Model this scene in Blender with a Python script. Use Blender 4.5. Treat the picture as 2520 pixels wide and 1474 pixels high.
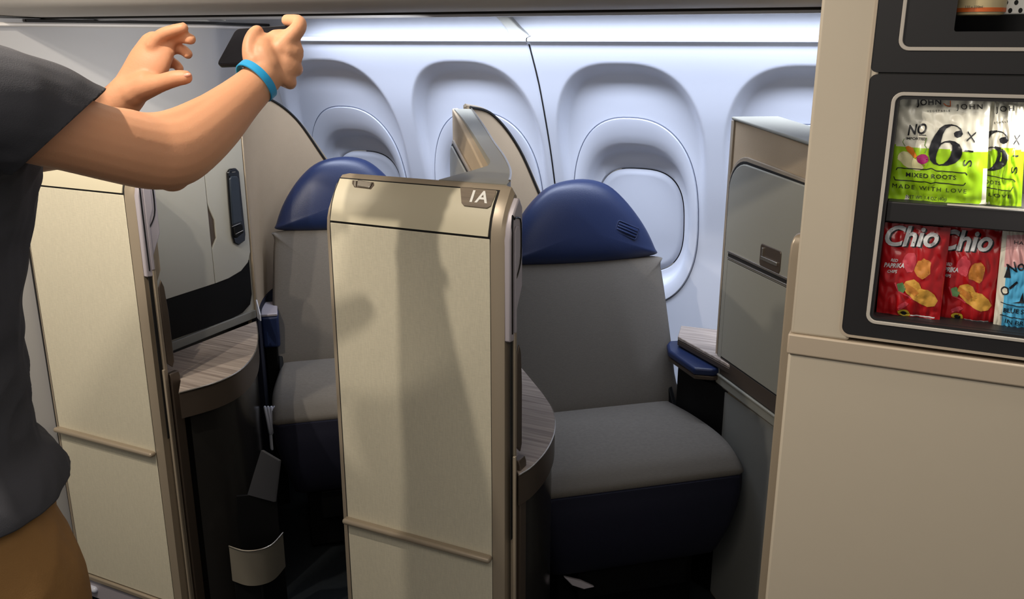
import bpy, bmesh, math, random
from mathutils import Vector, Matrix, noise
from mathutils.geometry import tessellate_polygon

for o in list(bpy.data.objects):
    bpy.data.objects.remove(o)
SC = bpy.context.scene
COL = SC.collection
R = math.radians
random.seed(7)

# ------------------------------------------------------------------ camera
FPX, PITCH, YAW, EYE = 2180.0, 16.5, 25.6, 1.6
cd = bpy.data.cameras.new('camera')
cam = bpy.data.objects.new('camera', cd)
COL.objects.link(cam)
cam.location = (0, 0, EYE)
cam.rotation_euler = (R(90 - PITCH), 0, R(YAW))
cd.sensor_fit = 'HORIZONTAL'
cd.sensor_width = 36
cd.lens = 36 * FPX / 2520
cd.clip_start = 0.02
SC.camera = cam

# ------------------------------------------------------------------ world + view
w = bpy.data.worlds.new('cabin_ambient')
SC.world = w
w.use_nodes = True
w.node_tree.nodes['Background'].inputs[0].default_value = (1.0, 0.97, 0.93, 1)
w.node_tree.nodes['Background'].inputs[1].default_value = 0.20
SC.view_settings.view_transform = 'Standard'
SC.view_settings.look = 'None'
SC.view_settings.exposure = 0.0
SC.view_settings.gamma = 1.0
SC.view_settings.use_curve_mapping = False


def area_light(name, loc, target, sx, sy, power, color, spread=180):
    l = bpy.data.lights.new(name, 'AREA')
    l.shape = 'RECTANGLE'
    l.size, l.size_y = sx, sy
    l.energy = power
    l.color = color
    l.spread = R(spread)
    o = bpy.data.objects.new(name, l)
    COL.objects.link(o)
    o.location = loc
    o.rotation_euler = (Vector(target) - Vector(loc)).to_track_quat('-Z', 'Y').to_euler()
    return o


def spot_light(name, loc, target, power, color, angle, blend, rad):
    l = bpy.data.lights.new(name, 'SPOT')
    l.energy = power
    l.color = color
    l.spot_size = R(angle)
    l.spot_blend = blend
    l.shadow_soft_size = rad
    o = bpy.data.objects.new(name, l)
    COL.objects.link(o)
    o.location = loc
    o.rotation_euler = (Vector(target) - Vector(loc)).to_track_quat('-Z', 'Y').to_euler()
    return o


WARM = (1.0, 0.90, 0.76)
COOL = (0.76, 0.84, 1.0)
# aisle downlights in the ceiling panel
spot_light('aisle_downlight', (-1.20, 0.62, 2.17), (-1.00, 1.35, 0.9), 36, WARM, 120, 0.5, 0.014)
spot_light('aisle_downlight', (-1.55, 0.50, 2.17), (-1.00, 1.35, 0.9), 34, WARM, 120, 0.5, 0.014)
spot_light('aisle_downlight', (-1.86, 0.64, 2.17), (-1.96, 1.48, 0.75), 42, WARM, 90, 0.5, 0.02)
# wide ceiling wash above the aisle
area_light('ceiling_wash', (-0.5, 0.1, 2.2), (-0.5, 0.5, 0.8), 2.6, 0.7, 18, (1.0, 0.93, 0.83))
# sidewall wash strip hidden above the outboard edge of the bins
area_light('sidewall_wash', (-0.72, 2.37, 1.675), (-0.72, 2.60, 1.15), 2.5, 0.04, 14, COOL, 120)
area_light('bulkhead_fill', (-1.0, 1.78, 1.605), (-2.1, 1.80, 1.45), 0.30, 0.05, 1.2, (1.0, 0.97, 0.94), 70)  # added fill light under the bins, only to brighten the bulkhead
area_light('suite_fill', (-0.8, 2.05, 1.640), (-0.8, 2.50, 1.0), 1.8, 0.25, 2.5, (0.80, 0.87, 1.0))  # cool fill added below the bins to lift sidewall and seats, no fixture
area_light('display_light', (0.12, 1.475, 1.503), (0.08, 1.46, 1.2), 0.30, 0.03, 2.2, (1.0, 0.95, 0.85))

# ------------------------------------------------------------------ projection helpers (a pixel seen on a known plane)
_p, _y = R(PITCH), R(YAW)


def ray(x, y):
    u, v = x - 1260.0, y - 737.0
    fw = FPX * math.cos(_p) - v * math.sin(_p)
    dn = FPX * math.sin(_p) + v * math.cos(_p)
    l = u / fw
    return Vector((-math.sin(_y) + math.cos(_y) * l, math.cos(_y) + math.sin(_y) * l, -dn / fw))


def onY(x, y, Y):
    r = ray(x, y)
    t = Y / r.y
    return Vector((r.x * t, Y, EYE + r.z * t))


def onX(x, y, X):
    r = ray(x, y)
    t = X / r.x
    return Vector((X, r.y * t, EYE + r.z * t))


def onZ(x, y, Z):
    r = ray(x, y)
    t = (Z - EYE) / r.z
    return Vector((r.x * t, r.y * t, Z))


def onD(x, y, D):
    r = ray(x, y)
    return Vector((r.x * D, r.y * D, EYE + r.z * D))


# ------------------------------------------------------------------ materials
def lin(c):
    c = c / 255.0
    return c / 12.92 if c <= 0.04045 else ((c + 0.055) / 1.055) ** 2.4


def rgb(*c):
    return (lin(c[0]), lin(c[1]), lin(c[2]), 1)


def mat(name, c, rough=0.6, metal=0.0, spec=0.5, nscale=0, nstr=0.0, var=0.0, vscale=8.0, coat=0.0, sss=0.0, trans=0.0, emis=None, estr=0.0, sheen=0.0, vstretch=None):
    m = bpy.data.materials.new(name)
    m.use_nodes = True
    nt = m.node_tree
    b = nt.nodes['Principled BSDF']
    col = rgb(*c)
    b.inputs['Base Color'].default_value = col
    b.inputs['Roughness'].default_value = rough
    b.inputs['Metallic'].default_value = metal
    b.inputs['Specular IOR Level'].default_value = spec
    b.inputs['Coat Weight'].default_value = coat
    b.inputs['Coat Roughness'].default_value = 0.1
    b.inputs['Transmission Weight'].default_value = trans
    b.inputs['Sheen Weight'].default_value = sheen
    if sss:
        b.inputs['Subsurface Weight'].default_value = sss
        b.inputs['Subsurface Radius'].default_value = (0.012, 0.005, 0.003)
        b.inputs['Subsurface Scale'].default_value = 1.0
    if emis:
        b.inputs['Emission Color'].default_value = rgb(*emis)
        b.inputs['Emission Strength'].default_value = estr
    tc = nt.nodes.new('ShaderNodeTexCoord')
    if nscale:
        n = nt.nodes.new('ShaderNodeTexNoise')
        n.inputs['Scale'].default_value = nscale
        n.inputs['Detail'].default_value = 3
        bp = nt.nodes.new('ShaderNodeBump')
        bp.inputs['Strength'].default_value = nstr
        bp.inputs['Distance'].default_value = 0.002
        nt.links.new(tc.outputs['Object'], n.inputs['Vector'])
        nt.links.new(n.outputs['Fac'], bp.inputs['Height'])
        nt.links.new(bp.outputs['Normal'], b.inputs['Normal'])
    if var:
        n2 = nt.nodes.new('ShaderNodeTexNoise')
        n2.inputs['Scale'].default_value = vscale
        n2.inputs['Detail'].default_value = 5
        src = tc.outputs['Object']
        if vstretch:
            mp = nt.nodes.new('ShaderNodeMapping')
            mp.inputs['Scale'].default_value = vstretch
            nt.links.new(src, mp.inputs['Vector'])
            src = mp.outputs['Vector']
        nt.links.new(src, n2.inputs['Vector'])
        mx = nt.nodes.new('ShaderNodeMixRGB')
        mx.inputs['Color1'].default_value = tuple(max(0, v * (1 - var)) for v in col[:3]) + (1,)
        mx.inputs['Color2'].default_value = tuple(min(1, v * (1 + var)) for v in col[:3]) + (1,)
        nt.links.new(n2.outputs['Fac'], mx.inputs['Fac'])
        nt.links.new(mx.outputs['Color'], b.inputs['Base Color'])
    return m


def wood_mat(name, c1, c2, rot=0.0):
    m = mat(name, c1, rough=0.42)
    nt = m.node_tree
    b = nt.nodes['Principled BSDF']
    tc = nt.nodes.new('ShaderNodeTexCoord')
    mp = nt.nodes.new('ShaderNodeMapping')
    mp.inputs['Rotation'].default_value = (0, 0, rot)
    mp.inputs['Scale'].default_value = (3.0, 90.0, 90.0)
    n = nt.nodes.new('ShaderNodeTexNoise')
    n.inputs['Scale'].default_value = 1.2
    n.inputs['Detail'].default_value = 6
    n.inputs['Roughness'].default_value = 0.65
    cr = nt.nodes.new('ShaderNodeValToRGB')
    cr.color_ramp.elements[0].position = 0.32
    cr.color_ramp.elements[0].color = rgb(*c2)
    cr.color_ramp.elements[1].position = 0.68
    cr.color_ramp.elements[1].color = rgb(*c1)
    nt.links.new(tc.outputs['Object'], mp.inputs['Vector'])
    nt.links.new(mp.outputs['Vector'], n.inputs['Vector'])
    nt.links.new(n.outputs['Fac'], cr.inputs['Fac'])
    nt.links.new(cr.outputs['Color'], b.inputs['Base Color'])
    return m


def weave_mat(name, c, rough=0.8, scale=900, amt=0.12):
    """fine woven fabric: two crossed stretched noises"""
    m = mat(name, c, rough=rough, spec=0.25)
    nt = m.node_tree
    b = nt.nodes['Principled BSDF']
    tc = nt.nodes.new('ShaderNodeTexCoord')
    fac = []
    for sc_ in ((scale, scale, scale * 0.09), (scale * 0.09, scale * 0.09, scale)):
        mp = nt.nodes.new('ShaderNodeMapping')
        mp.inputs['Scale'].default_value = sc_
        n = nt.nodes.new('ShaderNodeTexNoise')
        n.inputs['Scale'].default_value = 1.0
        n.inputs['Detail'].default_value = 2
        nt.links.new(tc.outputs['Object'], mp.inputs['Vector'])
        nt.links.new(mp.outputs['Vector'], n.inputs['Vector'])
        fac.append(n)
    ad = nt.nodes.new('ShaderNodeMath')
    ad.operation = 'ADD'
    nt.links.new(fac[0].outputs['Fac'], ad.inputs[0])
    nt.links.new(fac[1].outputs['Fac'], ad.inputs[1])
    mr = nt.nodes.new('ShaderNodeMapRange')
    mr.inputs['From Min'].default_value = 0.7
    mr.inputs['From Max'].default_value = 1.3
    nt.links.new(ad.outputs[0], mr.inputs['Value'])
    mx = nt.nodes.new('ShaderNodeMixRGB')
    col = rgb(*c)
    mx.inputs['Color1'].default_value = tuple(v * (1 - amt) for v in col[:3]) + (1,)
    mx.inputs['Color2'].default_value = tuple(min(1, v * (1 + amt)) for v in col[:3]) + (1,)
    nt.links.new(mr.outputs['Result'], mx.inputs['Fac'])
    nt.links.new(mx.outputs['Color'], b.inputs['Base Color'])
    bp = nt.nodes.new('ShaderNodeBump')
    bp.inputs['Strength'].default_value = 0.25
    bp.inputs['Distance'].default_value = 0.0006
    nt.links.new(ad.outputs[0], bp.inputs['Height'])
    nt.links.new(bp.outputs['Normal'], b.inputs['Normal'])
    return m


M = dict(
    panel=weave_mat('cream_woven_laminate', (207, 199, 177), 0.55, 700, 0.07),
    cap=mat('champagne_satin_cap', (198, 189, 164), 0.50, 0.0, nscale=60, nstr=0.05),
    bronze=mat('champagne_bronze_metal', (160, 146, 127), 0.36, 0.25),
    bronze_dark=mat('dark_bronze_metal', (92, 80, 70), 0.38, 0.5),
    slate=mat('slate_seal', (92, 98, 116), 0.7),
    gap=mat('black_gap', (18, 16, 15), 0.8),
    side=mat('lavender_grey_plastic', (172, 165, 172), 0.40, 0.1),
    wood=wood_mat('grey_oak_laminate', (190, 176, 164), (124, 110, 102), R(-50)),
    wood_plate=wood_mat('brown_wood_plate', (122, 106, 88), (84, 70, 56), 0.0),
    pedestal=mat('dark_gloss_panel', (44, 42, 40), 0.22, 0.2),
    black=mat('black_satin', (7, 7, 8), 0.6, spec=0.2),
    blackgloss=mat('black_gloss', (10, 11, 14), 0.18),
    navy=mat('navy_leather', (23, 38, 76), 0.42, nscale=350, nstr=0.12, var=0.06, vscale=5),
    navyfab=mat('navy_fabric', (6, 8, 34), 0.8, nscale=900, nstr=0.2),
    seatgrey=weave_mat('grey_seat_fabric', (108, 103, 97), 0.85, 1100, 0.10),
    tan=mat('tan_suede_liner', (176, 156, 130), 0.85, nscale=500, nstr=0.2, var=0.07, vscale=9),
    console=mat('grey_console_lacquer', (142, 140, 130), 0.42, nscale=40, nstr=0.02),
    cabinet=mat('pale_grey_cabinet', (168, 166, 157), 0.40),
    grey=mat('mid_grey_laminate', (124, 124, 120), 0.5),
    wall=mat('white_sidewall_plastic', (214, 218, 230), 0.45, nscale=60, nstr=0.01),
    shade=mat('window_shade_plastic', (196, 200, 212), 0.5),
    bulk=mat('grey_bulkhead_laminate', (158, 157, 158), 0.55, var=0.02, vscale=3),
    bin=mat('bin_grey_plastic', (206, 201, 196), 0.5),
    cove=mat('cove_white', (205, 208, 216), 0.5),
    ceil=mat('ceiling_white', (220, 216, 208), 0.7),
    carpet=mat('teal_black_carpet', (14, 22, 28), 0.95, nscale=700, nstr=0.5, var=0.5, vscale=60),
    galley=mat('galley_cream_laminate', (192, 180, 161), 0.5, nscale=50, nstr=0.02, var=0.015, vscale=20),
    galley_trim=mat('galley_trim_satin', (186, 170, 150), 0.42, 0.1),
    galley_black=mat('galley_charcoal', (28, 26, 28), 0.5),
    frame_white=mat('ivory_frame', (186, 178, 168), 0.45),
    skin=mat('skin', (216, 157, 120), 0.5, spec=0.35, nscale=260, nstr=0.12, var=0.10, vscale=9, sss=0.12),
    nail=mat('nail', (226, 168, 146), 0.3),
    shirt=mat('charcoal_cotton', (56, 56, 62), 0.9, nscale=600, nstr=0.25, var=0.08, vscale=6),
    shorts=mat('khaki_cotton', (138, 100, 54), 0.85, nscale=500, nstr=0.25, var=0.12, vscale=8),
    hair=mat('dark_brown_hair', (40, 28, 22), 0.6, nscale=300, nstr=0.5),
    shoe=mat('dark_shoe', (40, 40, 44), 0.6),
    band=mat('blue_silicone', (38, 158, 214), 0.45),
    phone=mat('phone_body', (20, 22, 26), 0.3, 0.3),
    screen=mat('phone_screen', (16, 16, 22), 0.35, spec=0.2, var=0.7, vscale=22),
    white=mat('white_text', (238, 236, 230), 0.5),
    metal=mat('brushed_nickel', (186, 178, 166), 0.26, 0.9),
    eye=mat('eye_white', (230, 228, 224), 0.3),
    iris=mat('eye_iris', (50, 34, 24), 0.3),
    lip=mat('lips', (184, 108, 96), 0.5),
    strap=mat('white_plastic_strap', (205, 208, 222), 0.35),
)


# ------------------------------------------------------------------ object helpers
def setp(o, label=None, cat=None, group=None, kind=None):
    if label: o['label'] = label
    if cat: o['category'] = cat
    if group: o['group'] = group
    if kind: o['kind'] = kind
    return o


def empty(name, loc, rz=0.0, label=None, cat=None, group=None):
    o = bpy.data.objects.new(name, None)
    COL.objects.link(o)
    o.empty_display_size = 0.05
    o.location = loc
    o.rotation_euler = (0, 0, rz)
    return setp(o, label, cat, group)


def world_of(o):
    m = Matrix.Identity(4)
    while o is not None:
        m = (Matrix.Translation(o.location) @ o.rotation_euler.to_matrix().to_4x4()) @ m
        o = o.parent
    return m


def link(name, me, mats, parent=None, space='world', smooth=35, bevel=0.0, seg=2):
    """link mesh; vertices are world coordinates unless space='local' (of the parent)"""
    if parent is not None and space == 'world':
        me.transform(world_of(parent).inverted())
    o = bpy.data.objects.new(name, me)
    COL.objects.link(o)
    if parent is not None:
        o.parent = parent
    if not isinstance(mats, (list, tuple)):
        mats = [mats]
    if not me.materials:
        for m in mats:
            me.materials.append(m)
    if smooth:
        for p in me.polygons:
            p.use_smooth = True
        me.set_sharp_from_angle(angle=R(smooth))
    if bevel:
        b = o.modifiers.new('bevel', 'BEVEL')
        b.width = bevel
        b.segments = seg
        b.limit_method = 'ANGLE'
        b.angle_limit = R(32)
    return o


def mesh(verts, faces, idx=None):
    me = bpy.data.meshes.new('m')
    me.from_pydata([tuple(v) for v in verts], [], [tuple(f) for f in faces])
    bm = bmesh.new()
    bm.from_mesh(me)
    bmesh.ops.recalc_face_normals(bm, faces=bm.faces)
    bm.to_mesh(me)
    bm.free()
    return me


def mk(name, verts, faces, m, parent=None, **kw):
    return link(name, mesh(verts, faces), m, parent, **kw)


def box(name, lo, hi, m, parent=None, **kw):
    x0, y0, z0 = lo
    x1, y1, z1 = hi
    v = [(x0, y0, z0), (x1, y0, z0), (x1, y1, z0), (x0, y1, z0), (x0, y0, z1), (x1, y0, z1), (x1, y1, z1), (x0, y1, z1)]
    f = [(0, 1, 2, 3), (4, 5, 6, 7), (0, 1, 5, 4), (1, 2, 6, 5), (2, 3, 7, 6), (3, 0, 4, 7)]
    return mk(name, v, f, m, parent, **kw)


def prism_data(pts, vec, base=0):
    n = len(pts)
    vec = Vector(vec)
    v = [Vector(p) for p in pts] + [Vector(p) + vec for p in pts]
    f = [tuple(range(n)), tuple(range(n, 2 * n))] + [(i, (i + 1) % n, n + (i + 1) % n, n + i) for i in range(n)]
    return v, f


def prism(name, pts, vec, m, parent=None, **kw):
    v, f = prism_data(pts, vec)
    return mk(name, v, f, m, parent, **kw)


def ring_prism(name, outer, inner, vec, m, parent=None, **kw):
    n = len(outer)
    vec = Vector(vec)
    o = [Vector(p) for p in outer]
    i_ = [Vector(p) for p in inner]
    v = o + i_ + [p + vec for p in o] + [p + vec for p in i_]
    f = []
    for k in range(n):
        j = (k + 1) % n
        f += [(k, j, n + j, n + k), (2 * n + k, 2 * n + j, 3 * n + j, 3 * n + k), (k, j, 2 * n + j, 2 * n + k), (n + k, n + j, 3 * n + j, 3 * n + k)]
    return mk(name, v, f, m, parent, **kw)


def rrect(x0, z0, x1, z1, r, n=6):
    """rounded rectangle outline in 2D"""
    pts = []
    for cx, cz, a0 in ((x1 - r, z0 + r, -90), (x1 - r, z1 - r, 0), (x0 + r, z1 - r, 90), (x0 + r, z0 + r, 180)):
        for k in range(n + 1):
            a = R(a0 + 90 * k / n)
            pts.append((cx + r * math.cos(a), cz + r * math.sin(a)))
    return pts


def smooth_path(pts, n=6, closed=False):
    """Catmull-Rom resample"""
    P = [Vector(p) for p in pts]
    out = []
    m = len(P)
    rng = range(m) if closed else range(m - 1)
    for i in rng:
        p0 = P[(i - 1) % m] if (closed or i > 0) else P[i]
        p1 = P[i]
        p2 = P[(i + 1) % m]
        p3 = P[(i + 2) % m] if (closed or i + 2 < m) else p2
        for k in range(n):
            t = k / n
            out.append(0.5 * ((2 * p1) + (-p0 + p2) * t + (2 * p0 - 5 * p1 + 4 * p2 - p3) * t * t + (-p0 + 3 * p1 - 3 * p2 + p3) * t ** 3))
    if not closed:
        out.append(P[-1])
    return out


def tube_data(pts, rad, sides=10, up=None, flat=None, caps=True, round_ends=True):
    """tube through points; rad scalar or list; flat = list/scalar ratio of second axis; returns verts, faces"""
    P = [Vector(p) for p in pts]
    n = len(P)
    rr = [rad] * n if not isinstance(rad, (list, tuple)) else list(rad)
    fl = [1.0 if flat is None else flat] * n if not isinstance(flat, (list, tuple)) else list(flat)
    if round_ends:
        d0 = (P[0] - P[1]).normalized()
        d1 = (P[-1] - P[-2]).normalized()
        pre, post = [], []
        for a in (75, 45, 20):
            s, c = math.sin(R(a)), math.cos(R(a))
            pre.append((P[0] + d0 * rr[0] * s * 0.9, rr[0] * c, fl[0]))
        for a in (20, 45, 75):
            s, c = math.sin(R(a)), math.cos(R(a))
            post.append((P[-1] + d1 * rr[-1] * s * 0.9, rr[-1] * c, fl[-1]))
        P = [q[0] for q in pre] + P + [q[0] for q in post]
        rr = [q[1] for q in pre] + rr + [q[1] for q in post]
        fl = [q[2] for q in pre] + fl + [q[2] for q in post]
        n = len(P)
    v, f = [], []
    t = (P[1] - P[0]).normalized()
    ref = Vector(up) if up is not None else Vector((0, 0, 1))
    if abs(t.dot(ref)) > 0.95:
        ref = Vector((1, 0, 0))
    a = (ref - t * ref.dot(t)).normalized()
    for i in range(n):
        if i == 0: t = P[1] - P[0]
        elif i == n - 1: t = P[-1] - P[-2]
        else: t = (P[i + 1] - P[i]).normalized() + (P[i] - P[i - 1]).normalized()
        if t.length < 1e-9: t = Vector((0, 0, 1))
        t.normalize()
        if up is not None and abs(t.dot(Vector(up))) < 0.95:
            a = Vector(up) - t * Vector(up).dot(t)
        else:
            a = a - t * a.dot(t)
        a.normalize()
        b = t.cross(a)
        for k in range(sides):
            an = 2 * math.pi * k / sides
            v.append(P[i] + a * math.cos(an) * rr[i] + b * math.sin(an) * rr[i] * fl[i])
    for i in range(n - 1):
        for k in range(sides):
            j = (k + 1) % sides
            f.append((i * sides + k, i * sides + j, (i + 1) * sides + j, (i + 1) * sides + k))
    f.append(tuple(range(sides)))
    f.append(tuple(range((n - 1) * sides, n * sides)))
    return v, f


def tube(name, pts, rad, m, parent=None, sides=10, **kw):
    tk = {k: kw.pop(k) for k in ('up', 'flat', 'round_ends') if k in kw}
    v, f = tube_data(pts, rad, sides, **tk)
    return mk(name, v, f, m, parent, **kw)


def merge(parts):
    V, F = [], []
    for v, f in parts:
        b = len(V)
        V += [Vector(q) for q in v]
        F += [tuple(i + b for i in q) for q in f]
    return V, F


def box_data(lo, hi):
    x0, y0, z0 = lo
    x1, y1, z1 = hi
    v = [(x0, y0, z0), (x1, y0, z0), (x1, y1, z0), (x0, y1, z0), (x0, y0, z1), (x1, y0, z1), (x1, y1, z1), (x0, y1, z1)]
    f = [(0, 1, 2, 3), (4, 5, 6, 7), (0, 1, 5, 4), (1, 2, 6, 5), (2, 3, 7, 6), (3, 0, 4, 7)]
    return v, f


def pillow(name, outline, centre, thick, fn, m, parent=None, rings=10, p=4.0, back=0.35, **kw):
    """cushion from a 2D outline; fn(a, b, t) maps outline plane coordinates + thickness to 3D"""
    n = len(outline)
    cx, cy = centre
    v, f = [], []
    S = [1 - (1 - k / rings) ** 1.0 for k in range(rings + 1)]
    S = [math.sin(R(90) * k / rings) for k in range(rings + 1)]

    def add(side):
        base = len(v)
        v.append(fn(cx, cy, thick * (1 if side > 0 else -back)))
        for s in S[1:]:
            h = max(0.0, 1 - s ** p) ** (1 / p if p > 2 else 0.5)
            for a, b in outline:
                v.append(fn(cx + (a - cx) * s, cy + (b - cy) * s, thick * h * (1 if side > 0 else -back)))
        for k in range(n):
            f.append((base, base + 1 + k, base + 1 + (k + 1) % n))
        for r_ in range(rings - 1):
            for k in range(n):
                a0 = base + 1 + r_ * n
                f.append((a0 + k, a0 + (k + 1) % n, a0 + n + (k + 1) % n, a0 + n + k))
        return base + 1 + (rings - 1) * n
    e1 = add(1)
    e2 = add(-1)
    me = bpy.data.meshes.new('m')
    me.from_pydata([tuple(q) for q in v], [], f)
    bm = bmesh.new()
    bm.from_mesh(me)
    bmesh.ops.remove_doubles(bm, verts=bm.verts, dist=1e-5)
    bmesh.ops.recalc_face_normals(bm, faces=bm.faces)
    bm.to_mesh(me)
    bm.free()
    return link(name, me, m, parent, **kw)


def text_flat(s, size=1.0, shear=0.0, bold=0.0, spacing=1.0):
    """2D mesh data of a word, baseline at origin: list of (x, y), faces, width"""
    c = bpy.data.curves.new('t', 'FONT')
    c.body = s
    c.size = size
    c.shear = shear
    c.offset = bold
    c.space_character = spacing
    c.resolution_u = 4
    o = bpy.data.objects.new('t', c)
    COL.objects.link(o)
    dg = bpy.context.evaluated_depsgraph_get()
    me = bpy.data.meshes.new_from_object(o.evaluated_get(dg))
    v = [(q.co.x, q.co.y) for q in me.vertices]
    f = [tuple(p.vertices) for p in me.polygons]
    bpy.data.objects.remove(o)
    bpy.data.curves.remove(c)
    bpy.data.meshes.remove(me)
    wd = (max(q[0] for q in v) - min(q[0] for q in v)) if v else 0
    return v, f, wd


def text_part(name, s, origin, xdir, ydir, width, m, parent, lift, shear=0.0, bold=0.0, thick=0.0006, spacing=1.0):
    v, f, wd = text_flat(s, 1.0, shear, bold, spacing)
    k = width / wd
    x0 = min(q[0] for q in v)
    xd, yd = Vector(xdir).normalized(), Vector(ydir).normalized()
    nrm = xd.cross(yd).normalized()
    V = [Vector(origin) + xd * (a - x0) * k + yd * b * k + nrm * lift for a, b in v]
    bm = bmesh.new()
    bv = [bm.verts.new(q) for q in V]
    for q in f:
        try: bm.faces.new([bv[i] for i in q])
        except ValueError: pass
    me = bpy.data.meshes.new('m')
    bm.to_mesh(me)
    bm.free()
    return link(name, me, m, parent, smooth=0)


# ================================================================== SETTING
floor = box('floor', (-3.2, -0.8, -0.05), (1.6, 2.95, 0.0), M['carpet'], smooth=0)
setp(floor, kind='structure')
ceil = box('ceiling', (-3.2, -0.8, 2.26), (1.6, 1.50, 2.30), M['ceil'], smooth=0)
setp(ceil, kind='structure')

PROF = [(-0.02, 2.72), (0.3, 2.78), (0.6, 2.80), (0.75, 2.797), (0.9, 2.78), (1.0, 2.757), (1.127, 2.717), (1.246, 2.675), (1.354, 2.629), (1.469, 2.573), (1.585, 2.499)]


def yw(z):
    for (z0, y0), (z1, y1) in zip(PROF, PROF[1:]):
        if z <= z1:
            i = PROF.index((z0, y0))
            zp, yp = PROF[max(0, i - 1)]
            zn, yn = PROF[min(len(PROF) - 1, i + 2)]
            t = (z - z0) / (z1 - z0)
            m0 = (y1 - yp) / (z1 - zp) * (z1 - z0)
            m1 = (yn - y0) / (zn - z0) * (z1 - z0)
            return (2 * t ** 3 - 3 * t * t + 1) * y0 + (t ** 3 - 2 * t * t + t) * m0 + (-2 * t ** 3 + 3 * t * t) * y1 + (t ** 3 - t * t) * m1
    return PROF[-1][1]


def sstep(a, b, x):
    t = min(1, max(0, (x - a) / (b - a)))
    return t * t * (3 - 2 * t)


WX = [-1.945, -1.405, -0.872, -0.338]
SEAM = -1.144


def dish(x, z):
    d = 0.0
    for cx in WX:
        dx = abs(x - cx)
        if dx > 0.30: continue
        # arch-shaped shallow scoop above and around each window
        q = (dx / 0.232) ** 2.8 + (max(0, z - 1.19) / 0.325) ** 2.8
        s = 1 - sstep(0.80, 1.12, q)
        d += 0.040 * s * sstep(0.95, 1.40, z)
    return d


def wall_y(x, z):
    y = yw(z) + dish(x, z)
    return y


RA, RB, RCZ, RE = 0.208, 0.315, 1.045, 2.45       # bezel ring
SA, SB, SCZ, SE = 0.150, 0.176, 1.015, 2.9       # shade opening


def wall_panel(name, x0, x1):
    nx = int((x1 - x0) / 0.0065)
    nz = 250
    zt = 1.585
    vs, fs = [], []
    for j in range(nz + 1):
        z = zt * j / nz - 0.0
        for i in range(nx + 1):
            x = x0 + (x1 - x0) * i / nx
            y = wall_y(x, z)
            # rolled edges at the panel joint
            e = min(abs(x - x0), abs(x1 - x))
            if e < 0.006: y += 0.006 - e
            vs.append((x, y, z))
    for j in range(nz):
        for i in range(nx):
            xc = x0 + (x1 - x0) * (i + .5) / nx
            zc = zt * (j + .5) / nz
            if any((abs(xc - cx) / (RA - 0.007)) ** RE + (abs(zc - RCZ) / (RB - 0.007)) ** RE < 1 for cx in WX):
                continue
            a = j * (nx + 1) + i
            fs.append((a, a + 1, a + nx + 2, a + nx + 1))
    me = bpy.data.meshes.new('m')
    me.from_pydata(vs, [], fs)
    me.flip_normals()
    o = link(name, me, M['wall'], smooth=60)
    setp(o, kind='structure')
    # ledge along the top of the panel
    lv = []
    prof = [(2.499, 1.585), (2.488, 1.587), (2.486, 1.593), (2.49, 1.598), (2.52, 1.604), (2.54, 1.60)]
    for x in (x0 + 0.002, x1 - 0.002):
        lv += [(x, a, b) for a, b in prof]
    n = len(prof)
    mk('ledge', lv, [(k, k + 1, n + k + 1, n + k) for k in range(n - 1)], M['cove'], o, smooth=80)
    return o


wl = wall_panel('wall_back', -2.30, SEAM)
wr = wall_panel('wall_back', SEAM, 0.55)
# black backing in the joint
sealv = []
for k in range(41):
    z = 1.58 * k / 40
    sealv += [(SEAM - 0.0022, wall_y(SEAM, z) + 0.0026, z), (SEAM + 0.0022, wall_y(SEAM, z) + 0.0026, z)]
mk('joint_seal', sealv, [(2 * k, 2 * k + 1, 2 * k + 3, 2 * k + 2) for k in range(40)], M['gap'], wr, smooth=0)


def sup(a, b, cx, cz, e, n=72):
    out = []
    for k in range(n):
        t = 2 * math.pi * k / n
        c, s = math.cos(t), math.sin(t)
        out.append((cx + a * math.copysign(abs(c) ** (2 / e), c), cz + b * math.copysign(abs(s) ** (2 / e), s)))
    return out


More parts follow.
